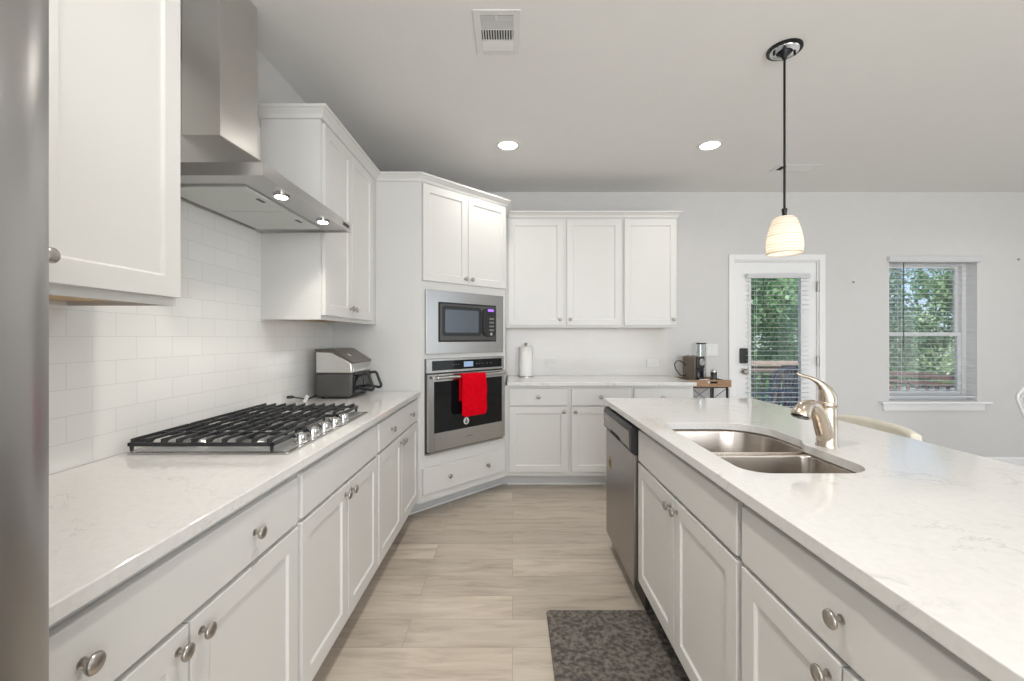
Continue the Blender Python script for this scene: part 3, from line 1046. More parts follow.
def grate(y0, y1, xa, xb, ext=0.045):
    b = MB()
    n = int(round((xb - xa) / 0.049))
    # perimeter frame, low
    for (p, q, r_, s) in ((xa - 0.01, y0, xb + ext, y0 + 0.010), (xa - 0.01, y1 - 0.010, xb + ext, y1),
                          (xa - 0.012, y0, xa - 0.002, y1), (xb + ext - 0.010, y0, xb + ext, y1)):
        b.box(p, q, 0.026, r_, s, 0.038)
    # top fins along y, raised, with sloping noses
    for i in range(n + 1):
        x = xa + (xb - xa) * i / n
        b.prism([(y0 + 0.001, 0.030), (y0 + 0.001, GT), (y0 + 0.006, GT + 0.001), (y1 - 0.006, GT + 0.001), (y1 - 0.001, GT), (y1 - 0.001, 0.030),
                 (y1 - 0.016, 0.030), (y1 - 0.034, GT - 0.009), (y0 + 0.034, GT - 0.009), (y0 + 0.016, 0.030)], x - 0.003, x + 0.003, 'x')
    # cross bar
    for f in (0.5,):
        y = y0 + (y1 - y0) * f
        b.box(xa, y - 0.004, GT - 0.016, xb, y + 0.004, GT - 0.003)
    for x in (xa - 0.002, xb + ext - 0.008):
        for y in (y0 + 0.006, y1 - 0.006):
            b.lathe([(0.005, 0.0088), (0.0065, 0.026), (0.0065, 0.036), (0, 0.036)], (x, y, 0), 'z', 8)
    return b.build('grate', M['iron'], ck, bevel=0.0012, seg=1)
grate(ty0 + 0.004, ty0 + 0.252, -1.232, -0.792, 0.02)
grate(ty0 + 0.256, ty0 + 0.506, -1.232, -0.840, 0.02)
grate(ty0 + 0.510, ty0 + 0.762, -1.232, -0.792, 0.02)
for i in range(5):
    b = MB().lathe([(0.026, 0), (0.026, 0.004), (0.0215, 0.006), (0.0215, 0.026), (0.0195, 0.030), (0, 0.030)], (-0.752, 1.51 + i * 0.096, 0.0087), 'z', 24)
    b.box(-0.752 - 0.003, 1.51 + i * 0.096 - 0.017, 0.030, -0.752 + 0.003, 1.51 + i * 0.096 + 0.017, 0.042)
    b.build('control_knob', M['chrome'], ck, smooth=True)

# ------------------------------------------------------------------ air fryer
af = thing('air_fryer', 'silver and charcoal double-basket air fryer in the corner of the left counter', 'air fryer', (-1.210, 2.62, CT), 0)
W_ = 0.345
b = MB()
low = [(0.012, 0.010), (0.205, 0.010), (0.222, 0.030), (0.228, 0.155), (0.0, 0.155), (0.0, 0.03)]
b.prism(low, 0, W_, 'y')
body = b.build('body', M['charcoal'], af, bevel=0.012, seg=3, smooth=True)
b = MB()
up = [(0.0, 0.156), (0.228, 0.156), (0.222, 0.222), (0.105, 0.292), (0.0, 0.296)]
b.prism(up, 0.001, W_ - 0.001, 'y')
b.build('upper_shell', M['silver'], af, bevel=0.010, seg=3, smooth=True)
b = MB()
top = [(-0.003, 0.292), (0.104, 0.289), (0.228, 0.214), (0.232, 0.226), (0.110, 0.303), (-0.003, 0.306)]
b.prism(top, -0.002, W_ + 0.002, 'y')
lid = b.build('control_lid', M['brownblack'], af, bevel=0.003)
mt = Matrix.Translation((0.17, 0.10, 0.2665)) @ Matrix.Rotation(R(32), 4, 'Y')
MB().box(-0.012, -0.012, 0, 0.012, 0.012, 0.002, mt).build('button', M['white'], lid)
b = MB()
for i in range(12): b.box(0.2262, 0.020 + i * 0.026, 0.162, 0.2295, 0.036 + i * 0.026, 0.212)
b.build('vent_rib', M['silver'], af)
for ya in (0.022, 0.180):
    bk = MB().prism(rrect(ya, 0.030, ya + 0.145, 0.150, 0.01, 3), 0.2235, 0.2345, 'x').build('basket', M['blackglass'], af, bevel=0.002)
    yc = ya + 0.0725
    for dy in (0,):
        b = MB()
        b.tube([(0.233, yc, 0.135), (0.262, yc, 0.145), (0.287, yc, 0.148), (0.296, yc, 0.140), (0.326, yc, 0.062), (0.324, yc, 0.050), (0.314, yc, 0.045), (0.270, yc, 0.052), (0.233, yc, 0.060)], 0.0095, 12)
        b.build('handle', M['black'], bk, smooth=True)
b = MB()
for x in (0.03, 0.19):
    for y in (0.04, W_ - 0.04): MB().lathe([(0.012, 0), (0.012, 0.012), (0, 0.012)], (x, y, 0), 'z', 12).build('foot', M['black'], af)
b = MB().tube([(0.004, 0.10, 0.035), (-0.02, 0.07, 0.020), (-0.035, 0.02, 0.0058), (-0.03, -0.05, 0.0058), (-0.03, -0.12, 0.022), (-0.035, -0.20, 0.040)], 0.004, 8)
b.tube([(-0.035, -0.19, 0.039), (-0.036, -0.215, 0.043), (-0.037, -0.25, 0.046)], [0.006, 0.010, 0.008], 10)
b.build('power_cord', M['black'], af, smooth=True)
mt = Matrix.Translation((-0.005, -0.125, 0.001)) @ Matrix.Rotation(R(25), 4, 'Y')
MB().box(-0.010, -0.001, 0, 0.010, 0.001, 0.042, mt).build('paper_tag', M['paper'], af, label='white paper tag on the cord')

# ------------------------------------------------------------------ island
IX = 0.590 + 0.020      # face frame plane
island_grp = 'white base cabinets of the island'
def isl(y_far, y_near, label, sink=False):
    w = y_far - y_near
    c = w / 2
    return base_unit('island_cabinet', label, w, 0.61, (IX, y_far, 0), -R90,
                     [(0.010, c - 0.0025), (c + 0.0025, w - 0.014)], [(0.010, w - 0.014)],
                     [[] if sink else [c]], [c - 0.032, c + 0.032], M['toe'], island_grp)
isl(2.015, 1.112, 'white island cabinet under the sink with a knobless panel above two doors', True)
isl(1.111, 0.420, 'white island cabinet nearest the camera with one knob on its drawer')
isl(0.419, -0.180, 'white island cabinet past the right edge of the view')
# island back and end panels
b = MB().box(1.2215, -0.180, 0, 1.240, 2.645, CB)
b.box(0.612, 2.627, 0, 1.2214, 2.645, CB)
tag(b.build('island_cladding', M['cab'], bevel=0.001), 'white cladding closing the back and far end of the island', 'cladding')

# countertop with sink opening
def ring_plate(outer, inner, z0, z1, name, mat, bev=0.002):
    b = MB()
    bm = b.bm
    def loop(pts, z):
        vs_ = [bm.verts.new((x, y, z)) for x, y in pts]
        es = [bm.edges.new((vs_[i], vs_[(i + 1) % len(vs_)])) for i in range(len(vs_))]
        return vs_, es
    L = {}
    for z in (z0, z1):
        vo, eo = loop(outer, z); vi, ei = loop(inner, z)
        bmesh.ops.triangle_fill(bm, edges=eo + ei, use_beauty=True)
        L[z] = (vo, vi)
    for k in (0, 1):
        a, c = L[z0][k], L[z1][k]
        for i in range(len(a)):
            j = (i + 1) % len(a)
            b._f([a[i], a[j], c[j], c[i]])
    return b.build(name, mat, bevel=bev)
SX0, SX1, SY0, SY1 = 0.655, 1.055, 1.190, 1.895
def sink_outline(off=0.0):
    x0, x1, y0, y1 = SX0 - off, SX1 + off, SY0 - off, SY1 + off
    ra = 0.075
    pts = []
    def arc(cx, cy, r, a0, a1, n=7):
        for i in range(n + 1):
            a = R(a0 + (a1 - a0) * i / n)
            pts.append((cx + r * math.cos(a), cy + r * math.sin(a)))
    arc(x0 + ra, y0 + ra, ra, 180, 270)
    arc(x1 - 0.02 - 0.10, y0 + 0.10, 0.10, 270, 360)
    ym_ = 1.555
    # small step in the back edge between the two bowls
    pts.append((x1 - 0.02, ym_ - 0.045)); pts.append((x1 - 0.014, ym_ - 0.02)); pts.append((x1 + 0.008, ym_ + 0.012)); pts.append((x1 + 0.015, ym_ + 0.035))
    arc(x1 + 0.015 - 0.17, y1 - 0.17, 0.17, 0, 90, 10)
    arc(x0 + ra, y1 - ra, ra, 90, 180)
    return pts
top = ring_plate([(0.568, -0.20), (1.494, -0.20), (1.494, 2.668), (0.568, 2.668)], sink_outline(), CB, CT, 'island_countertop', M['quartz'])
tag(top, 'large white quartz island countertop with the sink set into it', 'countertop')

# ---- sink
sk = thing('sink', 'stainless steel undermount double-bowl sink in the island countertop', 'sink', (0.855, 1.54, CB - 0.19))
def bowl(x0, y0, x1, y1, r, depth, name):
    b = MB()
    zt = 0.189
    rings = []
    for ins, z in ((-0.0, zt), (0.003, zt - 0.012), (0.008, zt - depth + 0.045), (0.018, zt - depth + 0.018), (0.045, zt - depth + 0.003), (0.10, zt - depth)):
        rr = [max(0.02, q - ins * 0.5) for q in r]
        rings.append([b.bm.verts.new((x - 0.855, y - 1.54, z)) for x, y in rrect(x0 + ins, y0 + ins, x1 - ins, y1 - ins, rr, 7)])
    for a, c in zip(rings[:-1], rings[1:]):
        for i in range(len(a)):
            j = (i + 1) % len(a)
            b._f([a[i], a[j], c[j], c[i]])
    b._f(rings[-1])
    o = b.build(name, M['sink'], sk, smooth=True)
    so = o.modifiers.new('thickness', 'SOLIDIFY'); so.thickness = 0.0015; so.offset = 1
    return o
near = bowl(0.648, 1.183, 1.045, 1.503, [0.08, 0.10, 0.04, 0.04], 0.175, 'bowl')
far = bowl(0.648, 1.523, 1.078, 1.903, [0.04, 0.04, 0.16, 0.08], 0.185, 'bowl')
MB().box(0.655 - 0.855, 1.5035 - 1.54, 0.150, 1.045 - 0.855, 1.5225 - 1.54, 0.182).build('divider', M['sink'], sk, bevel=0.006, seg=3, smooth=True)
for bw, x, y, zz in ((near, 0.85, 1.345, 0.014), (far, 0.86, 1.71, 0.004)):
    MB().lathe([(0.042, 0.0), (0.040, 0.003), (0.030, 0.001), (0.012, 0.0012), (0, 0.002)], (x - 0.855, y - 1.54, zz + 0.001), 'z', 24).build('drain', M['chrome'], bw, smooth=True)

# ---- faucet
fc = thing('faucet', 'brushed nickel single-handle pull-out faucet beside the sink', 'faucet', (1.097, 1.49, CT))
b = MB()
b.lathe([(0.034, 0), (0.034, 0.004), (0.0315, 0.007), (0.0305, 0.10), (0.030, 0.130), (0.0285, 0.133), (0.0285, 0.137), (0.030, 0.139), (0.030, 0.152), (0.027, 0.156), (0, 0.156)], seg=32)
b.build('body', M['faucet'], fc, smooth=True)
ux, uy = -0.88, -0.47
def P(d, z): return (ux * d, uy * d, z)
MB().tube([P(0.0, 0.018), P(0.014, 0.045), P(0.030, 0.075), P(0.046, 0.104), P(0.062, 0.127), P(0.080, 0.142), P(0.098, 0.149), P(0.112, 0.149)],
          [0.026, 0.028, 0.027, 0.0245, 0.0225, 0.021, 0.0195, 0.0185], 18).build('spout', M['faucet'], fc, smooth=True)
hd = MB().tube([P(0.106, 0.150), P(0.122, 0.149), P(0.138, 0.144), P(0.152, 0.134), P(0.160, 0.124), P(0.164, 0.116)],
          [0.0185, 0.0205, 0.0235, 0.027, 0.030, 0.0285], 20).build('spray_head', M['faucet'], fc, smooth=True)
MB().tube([P(0.164, 0.117), P(0.1655, 0.112)], [0.022, 0.022], 20).build('spray_face', M['black'], hd, smooth=True)
MB().tube([(0.004, 0, 0.152), (0.002, 0.0, 0.172), (-0.006, 0.0, 0.194), (-0.020, 0.0, 0.214), (-0.038, 0.0, 0.228), (-0.060, 0, 0.238), (-0.082, 0, 0.244), (-0.100, 0, 0.250), (-0.106, 0, 0.254)],
          [0.028, 0.0275, 0.0215, 0.013, 0.0085, 0.0065, 0.0055, 0.005, 0.004], 18).build('handle', M['faucet'], fc, smooth=True)

# ---- dishwasher
dw = thing('dishwasher', 'stainless steel dishwasher with black control strip at the far end of the island', 'dishwasher', (0.575, 2.625, 0), -R90)
MB().box(0.004, 0.035, 0.10, 0.602, 0.60, 0.868).build('body', M['charcoal'], dw)
door = MB().box(0.004, 0.0, 0.105, 0.602, 0.034, 0.735).build('door', M['steel_dark'], dw, bevel=0.004)
cp = MB().prism([(0.034, 0.738), (0.002, 0.738), (-0.014, 0.752), (-0.016, 0.845), (-0.008, 0.868), (0.034, 0.872)], 0.002, 0.604, 'x').build('control_panel', M['black'], dw, bevel=0.003)
MB().prism([(-0.0145, 0.765), (-0.0175, 0.765), (-0.0185, 0.842), (-0.0162, 0.842)], 0.025, 0.580, 'x').build('fascia', M['steel_dark'], cp)
MB().prism(rrect(0.20, 0.752, 0.40, 0.772, 0.008, 3), -0.0187, -0.012, 'y').build('pull_recess', M['darkslot'], cp)
b = MB()
for i in range(7): b.box(0.05 + i * 0.022, -0.0195, 0.815, 0.062 + i * 0.022, -0.0175, 0.823)
b.build('button', M['silver'], cp)
MB().lathe([(0.041, 0), (0.041, 0.0012), (0, 0.0012)], (0.115, -0.0008, 0.556), 'y', 28).build('sticker', M['gold'], door, label='round golden and black sticker')
MB().lathe([(0.022, 0), (0.022, 0.0008), (0, 0.0008)], (0.115, -0.0022, 0.556), 'y', 28).build('sticker_centre', M['blackmetal'], door)
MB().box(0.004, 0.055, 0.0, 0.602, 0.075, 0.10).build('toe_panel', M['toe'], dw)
b = MB()
for i in range(5): b.box(0.50 + i * 0.013, -0.0012, 0.165, 0.508 + i * 0.013, -0.0002, 0.174)
b.build('nameplate', M['silver'], door)

# ---- floor mat
b = MB().prism(rrect(0.158, 1.25, 0.672, 2.010, 0.02, 4), 0, 0.012)
tag(b.build('kitchen_mat', M['mat'], bevel=0.006, seg=2), 'dark mottled rubber floor mat in front of the island sink', 'mat')

# ------------------------------------------------------------------ back counter objects
ph = thing('paper_towel_holder', 'upright paper towel holder with metal post and round base on the back counter', 'holder', (0.131, 4.13, CT))
MB().lathe([(0.075, 0), (0.075, 0.006), (0.070, 0.009), (0, 0.009)], seg=32).build('base', M['nickel'], ph, smooth=True)
MB().lathe([(0.007, 0.009), (0.007, 0.300), (0.014, 0.306), (0.016, 0.316), (0.010, 0.326), (0, 0.328)], seg=16).build('post', M['nickel'], ph, smooth=True)
b = MB()
prof = [(0.018, 0.0095), (0.066, 0.0095), (0.068, 0.014), (0.068, 0.284), (0.066, 0.288), (0.018, 0.288)]
rings = []
for r, z in prof + [prof[0]]:
    rings.append([b.bm.verts.new((r * math.cos(2 * PI * k / 32), r * math.sin(2 * PI * k / 32), z)) for k in range(32)])
for a, c in zip(rings[:-1], rings[1:]):
    for k in range(32): b._f([a[k], a[(k + 1) % 32], c[(k + 1) % 32], c[k]])
bmesh.ops.remove_doubles(b.bm, verts=b.bm.verts[:], dist=1e-5)
tag(b.build('paper_towel_roll', M['paper'], smooth=True, loc=(0.131, 4.13, CT)), 'white roll of paper towels standing on its holder', 'paper towels')

def plate(x, z, w_, h_, name, label, cat, rocker, wall_y=YB, group=None):
    root = thing(name, label, cat, (x, wall_y, z), 0, group)
    pl = MB().prism(rrect(-w_ / 2, -h_ / 2, w_ / 2, h_ / 2, 0.005, 3), -0.006, -0.0005, 'y').build('cover_plate', M['white'], root, bevel=0.0015)
    return root
pr = plate(1.985, 1.167, 0.125, 0.118, 'light_switch', 'white double light switch plate on the wall left of the back door', 'light switch', True)
for sx_ in (-0.028, 0.028):
    MB().prism([(-0.0062, -0.032), (-0.0062, 0.032), (-0.0105, 0.032)], sx_ - 0.016, sx_ + 0.016, 'x').build('rocker', M['trim'], pr)
for x, lab in ((0.375, 'white wall outlet beside the paper towels on the back tile'), (1.395, 'white wall outlet at the right end of the back tile')):
    r_ = plate(x, 1.035, 0.118, 0.074, 'wall_outlet', lab, 'outlet', False, YB - 0.006, 'outlets on the back tile')
    for dx in (-0.024, 0.024):
        s_ = MB().prism(rrect(dx - 0.016, -0.014, dx + 0.016, 0.014, 0.006, 3), -0.0078, -0.0062, 'y').build('socket', M['white'], r_)
        MB().box(dx - 0.007, -0.0084, -0.004, dx - 0.005, -0.0079, 0.006).box(dx + 0.005, -0.0084, -0.004, dx + 0.007, -0.0079, 0.006).build('slot', M['greyslot'], s_)

# ---- tray table
tb = thing('tray_table', 'rustic wooden tray side table on black metal legs beside the back counter', 'table', (1.80, 4.05, 0))
hx_, hy_ = 0.195, 0.16
zt = 0.905
b = MB()
b.box(-hx_, -hy_, zt - 0.065, hx_, hy_, zt - 0.053)
b.box(-hx_, hy_ - 0.012, zt - 0.053, hx_, hy_, zt).box(-hx_, -hy_ + 0.012, zt - 0.053, -hx_ + 0.012, hy_ - 0.012, zt - 0.01).box(hx_ - 0.012, -hy_ + 0.012, zt - 0.053, hx_, hy_ - 0.012, zt - 0.01)
# front board with a hand hole
b.box(-hx_, -hy_, zt - 0.053, -0.02, -hy_ + 0.012, zt).box(0.07, -hy_, zt - 0.053, hx_, -hy_ + 0.012, zt)
b.box(-0.02, -hy_, zt - 0.053, 0.07, -hy_ + 0.012, zt - 0.034).box(-0.02, -hy_, zt - 0.014, 0.07, -hy_ + 0.012, zt)
b.build('tray', M['wood'], tb, bevel=0.002)
for sx_ in (-1, 1):
    for sy_ in (-1, 1):
        MB().box(sx_ * (hx_ - 0.03) - 0.007, sy_ * (hy_ - 0.02) - 0.007, 0, sx_ * (hx_ - 0.03) + 0.007, sy_ * (hy_ - 0.02) + 0.007, zt - 0.066).build('leg', M['blackmetal'], tb)
b = MB()
for sy_ in (-1, 1):
    y = sy_ * (hy_ - 0.02)
    b.box(-hx_ + 0.04, y - 0.005, zt - 0.076, hx_ - 0.04, y + 0.005, zt - 0.066)
    b.tube([(-hx_ + 0.036, y, zt - 0.08), (0.0, y, zt - 0.20), (hx_ - 0.036, y, zt - 0.08)], 0.003, 6)
    b.box(-hx_ + 0.04, y - 0.005, 0.20, hx_ - 0.04, y + 0.005, 0.21)
b.box(0.01, -hy_ + 0.013, 0.21, 0.02, -hy_ + 0.023, zt - 0.077)
b.build('brace', M['blackmetal'], tb)
tag(MB().box(-0.045, -0.022, 0, 0.045, 0.022, 0.056).build('paper_packet', M['paper'], bevel=0.008, loc=(1.765, 3.929, zt - 0.053), rot=(0, 0, R(3))),
    'small white packet lying in the wooden tray in front of the coffee machine', 'packet')
# ---- coffee machine
cm = thing('coffee_machine', 'dark capsule coffee machine standing in the wooden tray', 'coffee machine', (1.722, 4.085, zt - 0.053), R(28))
zz = 0.006
b = MB()
b.box(-0.055, -0.075, zz, 0.055, 0.075, 0.258)
b.build('body', M['taupe'], cm, bevel=0.012, seg=3)
MB().box(-0.054, -0.084, zz, 0.054, -0.0755, 0.148).build('front_panel', M['black'], cm, bevel=0.003)
f_ = MB().box(-0.050, -0.100, 0.15, 0.050, -0.0755, 0.262).build('brew_head', M['black'], cm, bevel=0.010, seg=3)
MB().lathe([(0.034, 0), (0.034, 0.006), (0.026, 0.010), (0.024, 0.006), (0, 0.006)], (0, -0.1005, 0.210), 'y', 28).build('chrome_ring', M['chrome'], f_, smooth=True, label='chrome ring')
MB().box(-0.045, -0.130, zz, 0.045, -0.0845, 0.040).build('drip_tray', M['black'], cm, bevel=0.006)
MB().lathe([(0.036, 0), (0.036, 0.004), (0, 0.004)], (0, -0.0845, 0.090), 'y', 28).build('front_disc', M['chrome'], cm, smooth=True)
MB().tube([(0, -0.05, 0.259), (0, -0.02, 0.268), (-0.02, 0.04, 0.268), (-0.06, 0.09, 0.255)], [0.008, 0.009, 0.008, 0.006], 10).build('lever', M['chrome'], cm, smooth=True)
b = MB().prism(rrect(0.085, -0.03, 0.165, 0.03, 0.015, 4), 0.01, 0.375)
tk = b.build('water_tank', M['tankglass'], cm)
MB().box(0.0555, -0.015, 0.02, 0.0845, 0.015, 0.06).build('tank_bracket', M['black'], cm)
MB().prism(rrect(0.083, -0.032, 0.167, 0.032, 0.015, 4), 0.3755, 0.388).build('tank_lid', M['blackmetal'], tk, bevel=0.003)
MB().box(-0.045, -0.12, 0, 0.045, 0.07, zz - 0.0005).build('foot', M['black'], cm)
MB().tube([(-0.05, 0.03, 0.085), (-0.09, 0.035, 0.075), (-0.115, 0.05, 0.085), (-0.155, 0.065, 0.14), (-0.165, 0.07, 0.185), (-0.145, 0.065, 0.215), (-0.110, 0.055, 0.220), (-0.085, 0.04, 0.200), (-0.0545, 0.03, 0.175)], 0.0055, 8).build('power_cord', M['black'], cm, smooth=True)
fo = thing('milk_frother', 'small black milk frother right of the coffee machine', 'milk frother', (1.880, 3.99, zt - 0.053))
MB().lathe([(0.034, 0), (0.034, 0.012), (0.028, 0.016), (0.028, 0.115), (0.026, 0.118), (0, 0.118)], seg=24).build('jug', M['black'], fo, smooth=True)
MB().lathe([(0.029, 0.1185), (0.029, 0.128), (0.012, 0.140), (0.006, 0.148), (0, 0.149)], seg=24).build('lid', M['chrome'], fo, smooth=True)

# ------------------------------------------------------------------ back door (structure) with blind
dr_ = thing('door_1', 'white back door with a tall glass pane left of the window', 'door', (0, YB, 0))
dr_['kind'] = 'structure'
dr_.pop('category') if 'category' in dr_ else None
b = MB()
b.box(DX0 - 0.052, -0.018, 0, DX0 + 0.006, -0.0005, DZ + 0.052).box(DX1 - 0.006, -0.018, 0, DX1 + 0.052, -0.0005, DZ + 0.052)
b.box(DX0 + 0.006, -0.018, DZ - 0.006, DX1 - 0.006, -0.0005, DZ + 0.052)
b.build('door_casing', M['trim'], dr_, bevel=0.004)
b = MB().box(DX0 + 0.001, 0.0, 0, DX0 + 0.020, 0.178, DZ - 0.001).box(DX1 - 0.020, 0.0, 0, DX1 - 0.001, 0.178, DZ - 0.001).box(DX0 + 0.020, 0.0, DZ - 0.020, DX1 - 0.020, 0.178, DZ - 0.001)
b.build('door_jamb', M['trim'], dr_)
lx0, lx1, lz0, lz1 = DX0 + 0.022, DX1 - 0.022, 0.012, DZ - 0.022
gx0, gx1, gz0, gz1 = 2.379, 2.885, 0.30, 1.905
b = MB()
b.box(lx0, 0.012, lz0, gx0, 0.055, lz1).box(gx1, 0.012, lz0, lx1, 0.055, lz1).box(gx0, 0.012, lz0, gx1, 0.055, gz0).box(gx0, 0.012, gz1, gx1, 0.055, lz1)
b.build('door_leaf', M['trim'], dr_)
b = MB()
for e0, e1 in (((gx0 - 0.025, 0.002, gz0 - 0.025), (gx0 + 0.004, 0.0115, gz1 + 0.025)), ((gx1 - 0.004, 0.002, gz0 - 0.025), (gx1 + 0.025, 0.0115, gz1 + 0.025)),
               ((gx0 + 0.004, 0.002, gz0 - 0.025), (gx1 - 0.004, 0.0115, gz0 + 0.004)), ((gx0 + 0.004, 0.002, gz1 - 0.004), (gx1 - 0.004, 0.0115, gz1 + 0.025))):
    b.box(*e0, *e1)
b.build('glazing_bead', M['trim'], dr_, bevel=0.003)
MB().box(gx0, 0.030, gz0, gx1, 0.036, gz1).build('door_glass', M['glass'], dr_)
MB().box(gx0 - 0.1, 0.0, 0, gx1 + 0.1, 0.178, 0.011).build('threshold', M['nickel'], dr_)
lk = MB().prism(rrect(2.268, 1.035, 2.340, 1.185, 0.012, 4), -0.018, 0.0115, 'y').build('keypad_lock', M['black'], dr_, bevel=0.004, label='black keypad lock')
MB().lathe([(0.032, 0), (0.032, 0.008), (0.014, 0.012), (0.014, 0.035), (0.026, 0.042), (0.029, 0.055), (0.020, 0.066), (0, 0.068)], (2.305, 0.0115, 0.955), 'y', 24).build('door_knob', M['nickel'], dr_, smooth=True)
for z in (1.80, 1.06, 0.25):
    MB().box(DX1 - 0.030, -0.022, z - 0.05, DX1 - 0.016, 0.0, z + 0.05).build('hinge', M['nickel'], dr_, bevel=0.003)

def blind(name, label, x0, x1, z0, z1, yc, wand_x, wand_z, slat_z0, depth=0.048, head=0.05, val=0.0, n=None, tilt=6):
    root = thing(name, label, 'blind', (0, yc, 0))
    MB().box(x0 - val, -depth / 2 - 0.006, z1 - head, x1 + val, depth / 2, z1).build('headrail', M['blind'], root, bevel=0.003)
    b = MB()
    pitch = 0.046
    z = z1 - head - 0.03
    while z > slat_z0:
        mt = Matrix.Translation(((x0 + x1) / 2, 0, z)) @ Matrix.Rotation(R(tilt), 4, 'X')
        b.box(-(x1 - x0) / 2 + 0.004, -depth / 2 + 0.002, -0.0013, (x1 - x0) / 2 - 0.004, depth / 2 - 0.002, 0.0013, mt)
        z -= pitch
    b.build('slats', M['blind'], root)
    MB().box(x0 + 0.003, -depth / 2 + 0.002, z0, x1 - 0.003, depth / 2 - 0.002, z0 + 0.018).build('bottom_rail', M['blind'], root, bevel=0.003)
    b = MB()
    for f in (0.15, 0.85):
        for yy in (-depth / 2 + 0.001, depth / 2 - 0.003):
            b.box(x0 + (x1 - x0) * f - 0.0012, yy, z0 + 0.018, x0 + (x1 - x0) * f + 0.0012, yy + 0.0015, z1 - head)
    b.build('ladder_cord', M['blind'], root)
    MB().tube([(wand_x, -depth / 2 - 0.008, z1 - head), (wand_x, -depth / 2 - 0.010, wand_z)], 0.0045, 8).build('wand', M['cordgrey'], root)
    return root
blind('door_blind', 'white slatted blind covering the glass of the back door', 2.318, 2.944, 0.235, 1.925, YB - 0.024, 2.475, 1.42, 0.27, depth=0.040, head=0.045, tilt=2)

# ------------------------------------------------------------------ window
wd = thing('window_1', 'white double-hung window on the back wall', 'window', (0, YB, 0))
wd['kind'] = 'structure'
wd.pop('category')
b = MB()
yo = 0.105
def frame(b, x0, x1, z0, z1, t, ya, yb):
    b.box(x0, ya, z0, x0 + t, yb, z1).box(x1 - t, ya, z0, x1, yb, z1).box(x0 + t, ya, z0, x1 - t, yb, z0 + t).box(x0 + t, ya, z1 - t, x1 - t, yb, z1)
frame(b, WX0 + 0.001, WX1 - 0.001, WZ0 + 0.021, WZ1 - 0.001, 0.045, yo, 0.178)
b.build('window_frame', M['trim'], wd)
zm = 1.325
b = MB(); frame(b, WX0 + 0.047, WX1 - 0.047, zm - 0.015, WZ1 - 0.047, 0.032, 0.142, 0.165); us = b.build('upper_sash', M['trim'], wd)
MB().box(WX0 + 0.079, 0.151, zm + 0.017, WX1 - 0.079, 0.156, WZ1 - 0.079).build('glass', M['glass'], us)
b = MB(); frame(b, WX0 + 0.047, WX1 - 0.047, WZ0 + 0.067, zm + 0.02, 0.038, 0.112, 0.140); ls = b.build('lower_sash', M['trim'], wd)
MB().box(WX0 + 0.085, 0.123, WZ0 + 0.105, WX1 - 0.085, 0.128, zm - 0.018).build('glass', M['glass'], ls)
# white reveal lining
b = MB().box(WX0 + 0.0005, 0, WZ0 + 0.021, WX0 + 0.004, yo, WZ1 - 0.001).box(WX1 - 0.004, 0, WZ0 + 0.021, WX1 - 0.0005, yo, WZ1 - 0.001)
b.build('reveal_lining', M['trim'], wd)
MB().box(3.648, -0.055, WZ0 - 0.004, 4.735, -0.0005, WZ0 + 0.020).box(WX0 + 0.001, -0.0005, WZ0 + 0.001, WX1 - 0.001, yo, WZ0 + 0.020).build('window_sill', M['trim'], wd, bevel=0.003)
MB().box(3.69, -0.018, WZ0 - 0.075, 4.695, -0.0005, WZ0 - 0.005).build('sill_apron', M['trim'], wd, bevel=0.004)
blind('window_blind', 'white slatted blind hanging in the window right of the back door', WX0 + 0.008, WX1 - 0.008, WZ0 + 0.050, WZ1 - 0.004, YB + 0.034, 3.905, 1.17, WZ0 + 0.08, depth=0.044, head=0.04, tilt=2)
# valance board across the opening
vb = tag(MB().box(3.738, YB - 0.032, 2.042, 4.665, YB - 0.001, 2.098).build('blind_valance', M['blind'], bevel=0.004), 'white valance board across the top of the window', 'valance')

# small anchors left in the wall
for x, z, lab in ((3.40, 1.845, 'tiny metal wall anchor between the back door and the window'), (5.045, 2.07, 'tiny metal wall anchor high on the wall right of the window')):
    b = MB().lathe([(0.010, 0), (0.010, 0.004), (0.006, 0.012), (0.003, 0.016), (0, 0.016)], axis='y', seg=14)
    tag(b.build('wall_anchor', M['nickel'], smooth=True, loc=(x, YB, z)), lab, 'wall anchor', 'wall anchors on the back wall')

# ------------------------------------------------------------------ ceiling fixtures
DOWN = None
def downlight(x, y, label, power=3.0):
    global DOWN
    if DOWN is None:
        root = thing('recessed_light', label, 'ceiling light', (x, y, HC), 0, 'recessed ceiling lights')
        MB().lathe([(0.068, -0.001), (0.070, -0.006), (0.092, -0.004), (0.094, -0.0005), (0.068, -0.0005)], seg=36).build('trim_ring', M['white'], root, smooth=True)
        MB().lathe([(0.067, -0.0045), (0.067, -0.0015), (0, -0.0015)], seg=36).build('lens', M['down'], root)
        l = bpy.data.lights.new('recessed_lamp', 'AREA')
        l.shape = 'DISK'; l.size = 0.13; l.energy = 3.0; l.color = (1.0, 0.95, 0.88); l.spread = R(150)
        o = bpy.data.objects.new('recessed_lamp', l)
        o.location = (0, 0, -0.012); o.parent = root
        COL.objects.link(o)
        DOWN = root
    else:
        root = copy_tree(DOWN)
        root.location = (x, y, HC)
        root['label'] = label
        lamp = [c for c in root.children if c.type == 'LIGHT'][0]
        lamp.data = lamp.data.copy()
        lamp.data.energy = power
    return root
downlight(-0.034, 3.219, 'left of the two round recessed lights near the back wall, above the aisle')
downlight(1.489, 3.219, 'right of the two round recessed lights near the back wall, beside the pendant')
downlight(-0.034, 1.00, 'added unseen recessed light over the aisle beside the cooktop', 8.5)  # this and the following downlights are unseen, added to brighten the room
downlight(1.489, 1.00, 'added unseen recessed light over the near half of the island', 1.2)
downlight(-0.034, -1.20, 'added unseen recessed light over the floor behind the refrigerator', 14.0)
